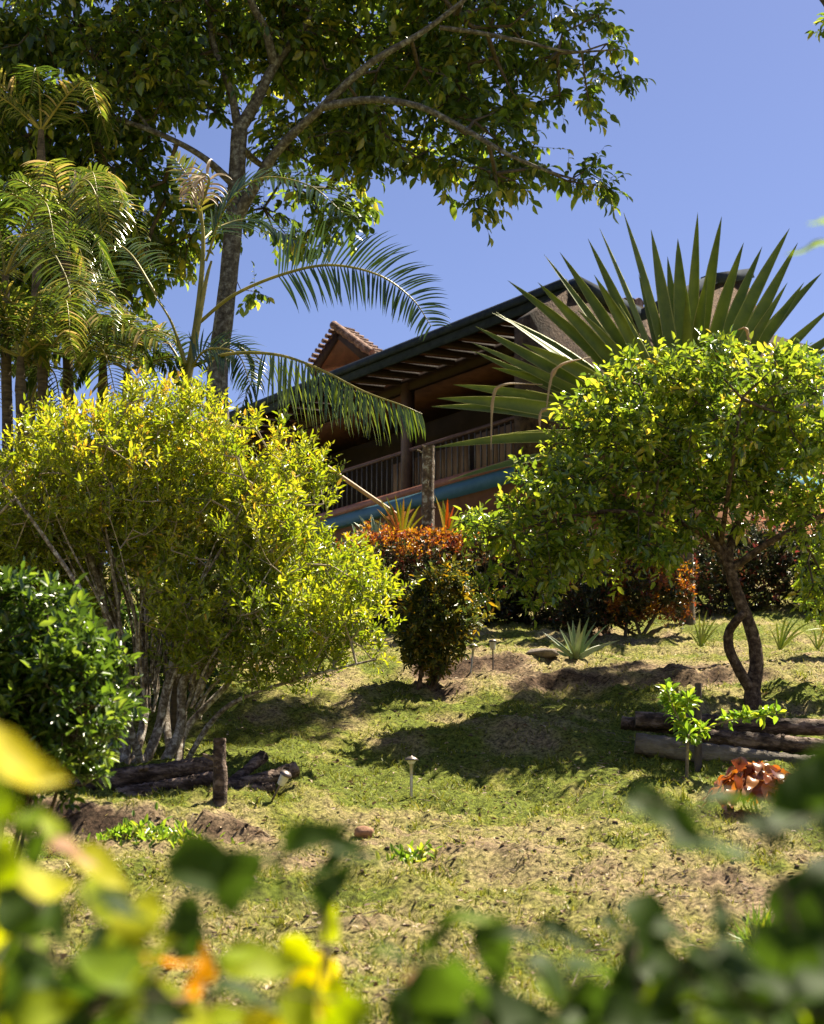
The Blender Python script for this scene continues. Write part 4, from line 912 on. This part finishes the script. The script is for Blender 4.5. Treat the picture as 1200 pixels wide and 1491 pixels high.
# ---------------------------------------------------------------- sapling, red plant, stones
sb = G(1000, 1130); t = thing('citrus_sapling', 'bright green young sapling with a side branch in front of the right log pile', 'sapling', sb)
ds = sb[1]; ml = MB()
r = np.random.default_rng(9)
for pts, rr in [(((1000, 1132), (1001, 1090), (1003, 1070)), .016), (((1003, 1075), (990, 1050), (978, 1025), (972, 1005)), .009), (((1003, 1075), (1030, 1060), (1060, 1050), (1090, 1045), (1130, 1040)), .011), (((985, 1040), (1000, 1030), (1003, 1018)), .005)]:
    mb = MB(); C, _ = path_tube(mb, [P(a_, b_, ds-.1*(i_)) for i_, (a_, b_) in enumerate(pts)], [rr, rr*.8, rr*.4], 8, 8, .05); mb.build('stem', M['twig'], t, True)
    if rr > .015: C = C[-8:]
    k = len(C)*(6 if rr > .006 else 4); idx = r.integers(0, len(C), k); pos = C[idx]
    keep = np.ones(k, bool)
    if abs(rr-.011) < 1e-6: keep = (idx < 8) | (idx > 14)
    pos = pos[keep]; k = len(pos)
    D = nrm(r.normal(0, 1, (k, 3))*np.array([1, .8, .7])+np.array([0, 0, .5])); pos = pos+D*r.uniform(0, .05, (k, 1))
    leaves(ml, pos, D, np.array([0, -.3, 1.])+r.normal(0, .4, (k, 3)), r.uniform(.06, .115, k), .46, LEAFB)
ml.build('foliage', M['sap_leaf'], t)
rb_ = G(1108, 1196); t = thing('red_plant', 'bronze-orange leafed plant with drooping crinkled leaves below the right log pile', 'plant', rb_); mb = MB()
ml = MB(); k = 150
for j in range(5):
    path_tube(mb, [rb_+np.array([0, 0, -.02]), rb_+np.array([r.normal(0, .06), r.normal(0, .06), .15]), rb_+np.array([r.normal(0, .14), r.normal(0, .1), .32])], [.01, .007, .004], 6)
mb.build('stem', M['red_plant'], t, True)
k = 150; az = r.uniform(0, 2*np.pi, k); rad = r.uniform(.0, .35, k); hh = .46*np.sqrt(np.clip(1-(rad/.42)**2, 0, 1))*r.uniform(.65, 1, k)
pos = rb_+np.stack([np.cos(az)*rad*1.05, np.sin(az)*rad, hh], 1); D = np.stack([np.cos(az)+r.normal(0, .4, k), np.sin(az)+r.normal(0, .4, k), -.7+r.normal(0, .5, k)], 1)
leaves(ml, pos, D, np.array([0, 0, 1.])+np.stack([np.cos(az), np.sin(az), az*0], 1)*.8+r.normal(0, .45, (k, 3)), r.uniform(.11, .20, k), .62, HEART)
leaves(ml, rb_+np.array([[.02, 0, .36], [.0, 0, .36], [.05, -.02, .34]]), np.array([[-.1, 0, 1], [-.5, -.1, .7], [.8, -.2, .4]]), np.array([[0, -1, .2]]*3), [.12, .1, .14], .3, LEAFB)
ml.build('foliage', M['red_plant'], t)
def stone(label, c, s, mat, seed, cat='stone', nm='stone'):
    r = np.random.default_rng(seed); n1_, n2_ = 10, 16; V = []
    for i_ in range(n1_+1):
        ph = math.pi*i_/n1_
        for j in range(n2_):
            a_ = 2*math.pi*j/n2_; k_ = 1+.12*math.sin(3*a_+seed)*math.sin(ph)+.08*math.sin(5*ph+a_*2+seed)+r.normal(0, .02)
            V.append(np.asarray(c)+np.array([math.cos(a_)*math.sin(ph)*s[0], math.sin(a_)*math.sin(ph)*s[1], math.cos(ph)*s[2]])*k_)
    F = [[i_*n2_+j, (i_+1)*n2_+j, (i_+1)*n2_+(j+1) % n2_, i_*n2_+(j+1) % n2_] for i_ in range(n1_) for j in range(n2_)]
    mb = MB(); mb.add(V, np.array(F)); o = mb.build(nm, mat, None, True); tag(o, label, cat); return o
stone('reddish-brown rounded stone on the lawn below the left bank', G(530, 1216)+np.array([0, 0, .02]), (.075, .07, .05), M['stone'], 3)
stone('flat brown clod of earth left of the aloe', G(792, 955)+np.array([0, 0, .03]), (.20, .12, .06), M['rock'], 5, 'clod', 'earth_clod')
# weeds on the bank and in the lawn
for (px, py, n_, sp, lab) in [(235, 1222, 26, .35, 'patch of low bright weeds on the left earth bank'), (180, 1218, 14, .2, 'small weed clump at the left end of the earth bank'), (1110, 1385, 18, .10, 'upright tuft of taller green grass at the lower right'), (600, 1255, 10, .2, 'tiny weed on the lawn below the path light')]:
    c = G(px, py); t = thing('weed_clump', lab, 'weeds', c, 'weeds on the slope'); ml = MB(); tall = 'grass' in lab
    k = n_*7; xy = r.normal(0, sp*.45, (k, 2)); xx = c[0]+xy[:, 0]; yy = c[1]+xy[:, 1]*.6
    pos = np.stack([xx, yy, zg(xx, yy)+r.uniform(0, .05, k)*(0 if tall else 1)], 1)
    D = nrm(r.normal(0, .5, (k, 3))+np.array([0, 0, 1.2 if tall else .5]))
    leaves(ml, pos, D, np.array([0, -.5, .8])+r.normal(0, .4, (k, 3)), r.uniform(.12, .25, k) if tall else r.uniform(.04, .09, k), .09 if tall else .4, BLADE if tall else LEAF)
    ml.build('leaves', M['sap_leaf'], t)

# ---------------------------------------------------------------- foreground out-of-focus plants
def fg(label, cat, d, items, root, seed, rough_fill=None, stemr=.004):
    """items: (px,py,len_px,angle,ratio,tint); leaf centred there; angle in degrees, 0 = right, 90 = up"""
    r = np.random.default_rng(seed); gb = GD(root, d); t = thing('foreground_plant', label, cat, gb, 'leafy plants close to the camera')
    pos = []; D = []; N = []; L = []; ra = []; ti = []
    items = list(items)
    if rough_fill:
        for (x0, y0, x1, y1, n_, l0, l1, tf) in rough_fill:
            for _ in range(n_): items.append((r.uniform(x0, x1), r.uniform(y0, y1), r.uniform(l0, l1), r.uniform(0, 360), r.uniform(.5, .75), tf(r)))
    for (px, py, lp, ang, ratio, tn) in items:
        dd = d+r.uniform(-.14, .14)*d; L_ = S(lp, dd); a_ = R(ang)
        dv = np.array([math.cos(a_), r.uniform(-.5, .5), math.sin(a_)]); dv = dv/np.linalg.norm(dv)
        c = P(px, py, dd); pos.append(c-dv*L_*.5); D.append(dv); L.append(L_); ra.append(ratio); ti.append(tn)
        nv = np.array([r.normal(0, .35), -r.uniform(.2, .9), r.uniform(.3, 1.2)]); N.append(nv)
    pos = np.array(pos); D = np.array(D)
    trunk = MB(); top = pos.mean(0)*.6+gb*.4; C, _ = path_tube(trunk, [gb-np.array([0, 0, .05]), gb*.5+top*.5+np.array([.03, .02, 0]), top], [stemr*2, stemr*1.6, stemr], 8)
    p0, p1, c0, c1, td = grow(C, pos, seed=seed, seg=.08, pull=.15)
    tubes(trunk, p0, p1, .0012*c0**.4, .0012*c1**.4, 5)
    trunk.build('stems', M['twig_dark'], t, True)
    ml = MB(); leaves(ml, pos, D, np.array(N), L, ra, HEART, np.array(ti)); ml.build('leaves', M['fg_leaf'], t, True)
    return t
gy = lambda r: float(np.clip(r.choice([.55, .65, .75, .6, .3])+r.normal(0, .05), 0, .85))
dk = lambda r: float(np.clip(r.normal(.16, .12), 0, .55))
fg('blurred yellow-green leafy plant filling the lower left corner', 'plant', 1.9,
   [(55, 1285, 105, 20, .85, .72), (150, 1262, 95, -20, .6, .74), (160, 1310, 95, -40, .8, .62), (205, 1330, 100, 80, .75, .70), (85, 1345, 70, -50, .7, .3), (75, 1200, 70, 110, .5, .6), (45, 1190, 60, 70, .6, .5),
    (20, 1320, 90, 100, .7, .2), (240, 1395, 90, 20, .5, .92), (288, 1425, 60, 80, .4, .92), (205, 1410, 80, 200, .7, .6), (165, 1400, 110, -60, .6, .12), (60, 1420, 120, -20, .7, .15), (60, 1470, 70, 10, .7, .6),
    (130, 1450, 120, 30, .6, .1), (20, 1480, 100, 60, .7, .1), (270, 1340, 90, 90, .7, .12), (110, 1240, 80, -10, .5, 1.0), (30, 1400, 80, 100, .6, .2), (220, 1460, 120, -10, .6, .1), (180, 1360, 70, 60, .6, .6), (50, 1240, 60, -80, .6, .3), (5, 1250, 80, 90, .6, .55)],
   60, 71, [(-60, 1310, 260, 1540, 30, 80, 130, lambda r: dk(r) if r.random() < .3 else gy(r)), (-80, 1400, 200, 1600, 16, 80, 130, dk)])
fg('blurred plant with yellow and orange leaves at the bottom edge left of centre', 'plant', 2.1,
   [(380, 1400, 110, 10, .6, .60), (440, 1390, 80, -40, .5, .66), (465, 1440, 110, -60, .7, .78), (370, 1450, 130, 0, .45, .14), (275, 1460, 90, 10, .5, .97), (430, 1460, 90, 180, .6, .3), (330, 1480, 90, 30, .6, .6), (485, 1480, 80, -30, .7, .8), (300, 1400, 60, 100, .4, .9), (415, 1495, 100, 10, .6, .14), (350, 1390, 70, 40, .6, .55)],
   380, 72, [(280, 1480, 500, 1560, 12, 80, 120, gy)])
fg('blurred dark green sprig standing up at the centre left', 'plant', 2.0,
   [(310, 1265, 140, -10, .6, .2), (345, 1290, 110, -80, .8, .10), (455, 1215, 110, 30, .5, .22), (510, 1235, 80, -10, .4, .2), (490, 1245, 90, 200, .5, .15), (480, 1345, 60, 80, .5, .62), (485, 1285, 80, 60, .6, .1), (440, 1225, 70, 190, .6, .12), (270, 1350, 90, 90, .6, .14), (405, 1280, 80, -60, .6, .2), (550, 1250, 50, 0, .4, .3), (470, 1310, 60, -80, .5, .15)],
   450, 73)
fg('blurred dark green leafy plant along the bottom right', 'plant', 1.9,
   [(690, 1335, 110, 25, .35, .45), (640, 1360, 70, 60, .4, .3), (720, 1385, 95, -80, .6, .18), (760, 1360, 110, 20, .3, .12), (830, 1360, 110, -5, .3, .10), (950, 1350, 110, -50, .7, .3), (1000, 1370, 110, -15, .5, .1), (900, 1350, 60, -20, .5, .15), (880, 1410, 120, 10, .6, .12), (990, 1430, 130, -20, .6, .12), (1090, 1420, 140, 15, .6, .08),
    (810, 1430, 110, -30, .6, .15), (680, 1430, 90, -70, .6, .2), (625, 1420, 90, 45, .5, .98), (600, 1450, 100, 60, .5, .25), (740, 1460, 120, 10, .6, .12), (960, 1400, 60, 30, .6, .5), (1050, 1330, 80, 80, .35, .2), (570, 1385, 70, 10, .4, .4), (930, 1480, 120, 0, .6, .1), (660, 1470, 100, -60, .6, .2), (1020, 1480, 120, 40, .6, .3)],
   850, 74, [(600, 1465, 1100, 1560, 26, 100, 150, dk), (850, 1410, 1150, 1500, 12, 100, 150, dk), (800, 1430, 1200, 1500, 6, 60, 90, lambda r: .5)])
fg('blurred dark green plant reaching in from the right edge', 'plant', 1.8,
   [(955, 1175, 100, -20, .6, .25), (1040, 1225, 140, 10, .7, .2), (1080, 1160, 130, 20, .4, .12), (1170, 1140, 140, 65, .5, .15), (1150, 1195, 110, 30, .5, .14), (1200, 1120, 120, 80, .6, .12), (1120, 1210, 80, -20, .5, .18), (1180, 1310, 130, 50, .8, .06), (1160, 1370, 150, 80, .7, .08), (1200, 1400, 150, 60, .7, .08), (1210, 1260, 100, 60, .6, .1), (1000, 1200, 80, -40, .5, .2), (1140, 1430, 140, 20, .7, .08), (1215, 1180, 100, 90, .6, .1)],
   1180, 75, [(1100, 1390, 1280, 1560, 20, 100, 150, dk)])
fg('blurred bright yellow leaf poking in at the left edge', 'plant', 1.5,
   [(30, 1108, 170, -5, .5, .79), (-5, 1085, 150, -15, .5, .79), (0, 1160, 80, 90, .6, .5), (-20, 1200, 100, 80, .6, .5)], -60, 76)
fg('blurred green leaf tips poking in at the right edge above the rooftop', 'plant', 3.0,
   [(1180, 357, 70, 175, .28, .5), (1198, 320, 45, 160, .4, .45), (1225, 330, 70, 130, .5, .4), (1250, 420, 90, 160, .5, .3)], 1560, 77)
# clods of earth and small twigs on the lawn
mb = MB(); r = np.random.default_rng(91)
x, y = scatter(5000, 6.5, 22, 1.3); gr = grassy(x, y); k_ = r.random(len(x)) < np.clip(1.15-gr*1.3, .05, 1); x, y = x[k_], y[k_]
ico = nrm(np.array([[0, 0, 1], [.9, 0, .4], [.28, .85, .45], [-.72, .53, .4], [-.72, -.53, .45], [.28, -.85, .4], [.7, .5, -.5], [-.3, .85, -.5], [-.9, 0, -.5], [-.3, -.85, -.5], [.7, -.5, -.5]]))
f_ = np.array([[0, 1, 2], [0, 2, 3], [0, 3, 4], [0, 4, 5], [0, 5, 1], [1, 6, 2], [2, 7, 3], [3, 8, 4], [4, 9, 5], [5, 10, 1], [2, 6, 7], [3, 7, 8], [4, 8, 9], [5, 9, 10], [1, 10, 6]])
n = len(x); sc_ = r.uniform(.006, .02, (n, 1, 1))*np.array([1.3, 1.1, .6]); V = np.stack([x, y, zg(x, y)+.002], 1)[:, None]+ico[None]*sc_*r.uniform(.65, 1.25, (n, len(ico), 1))
mb.add(V.reshape(-1, 3), (f_[None]+(np.arange(n)*len(ico))[:, None, None]).reshape(-1, 3))
o = mb.build('soil_clods', M['soil']); tag(o, 'crumbled brown earth clods lying in the bare patches of lawn', 'soil', kind='stuff')
mb = MB(); x, y = scatter(500, 6.5, 20, 1.3); n = len(x); a_ = r.uniform(0, 6.28, n); L_ = r.uniform(.04, .16, n)
z = zg(x, y)+.012; x2, y2 = x+np.cos(a_)*L_, y+np.sin(a_)*L_
tubes(mb, np.stack([x, y, z], 1), np.stack([x2, y2, zg(x2, y2)+.012], 1), np.full(n, .004), np.full(n, .002), 4)
o = mb.build('fallen_twigs', M['twig']); tag(o, 'thin dry twigs fallen on the lawn', 'twigs', kind='stuff')
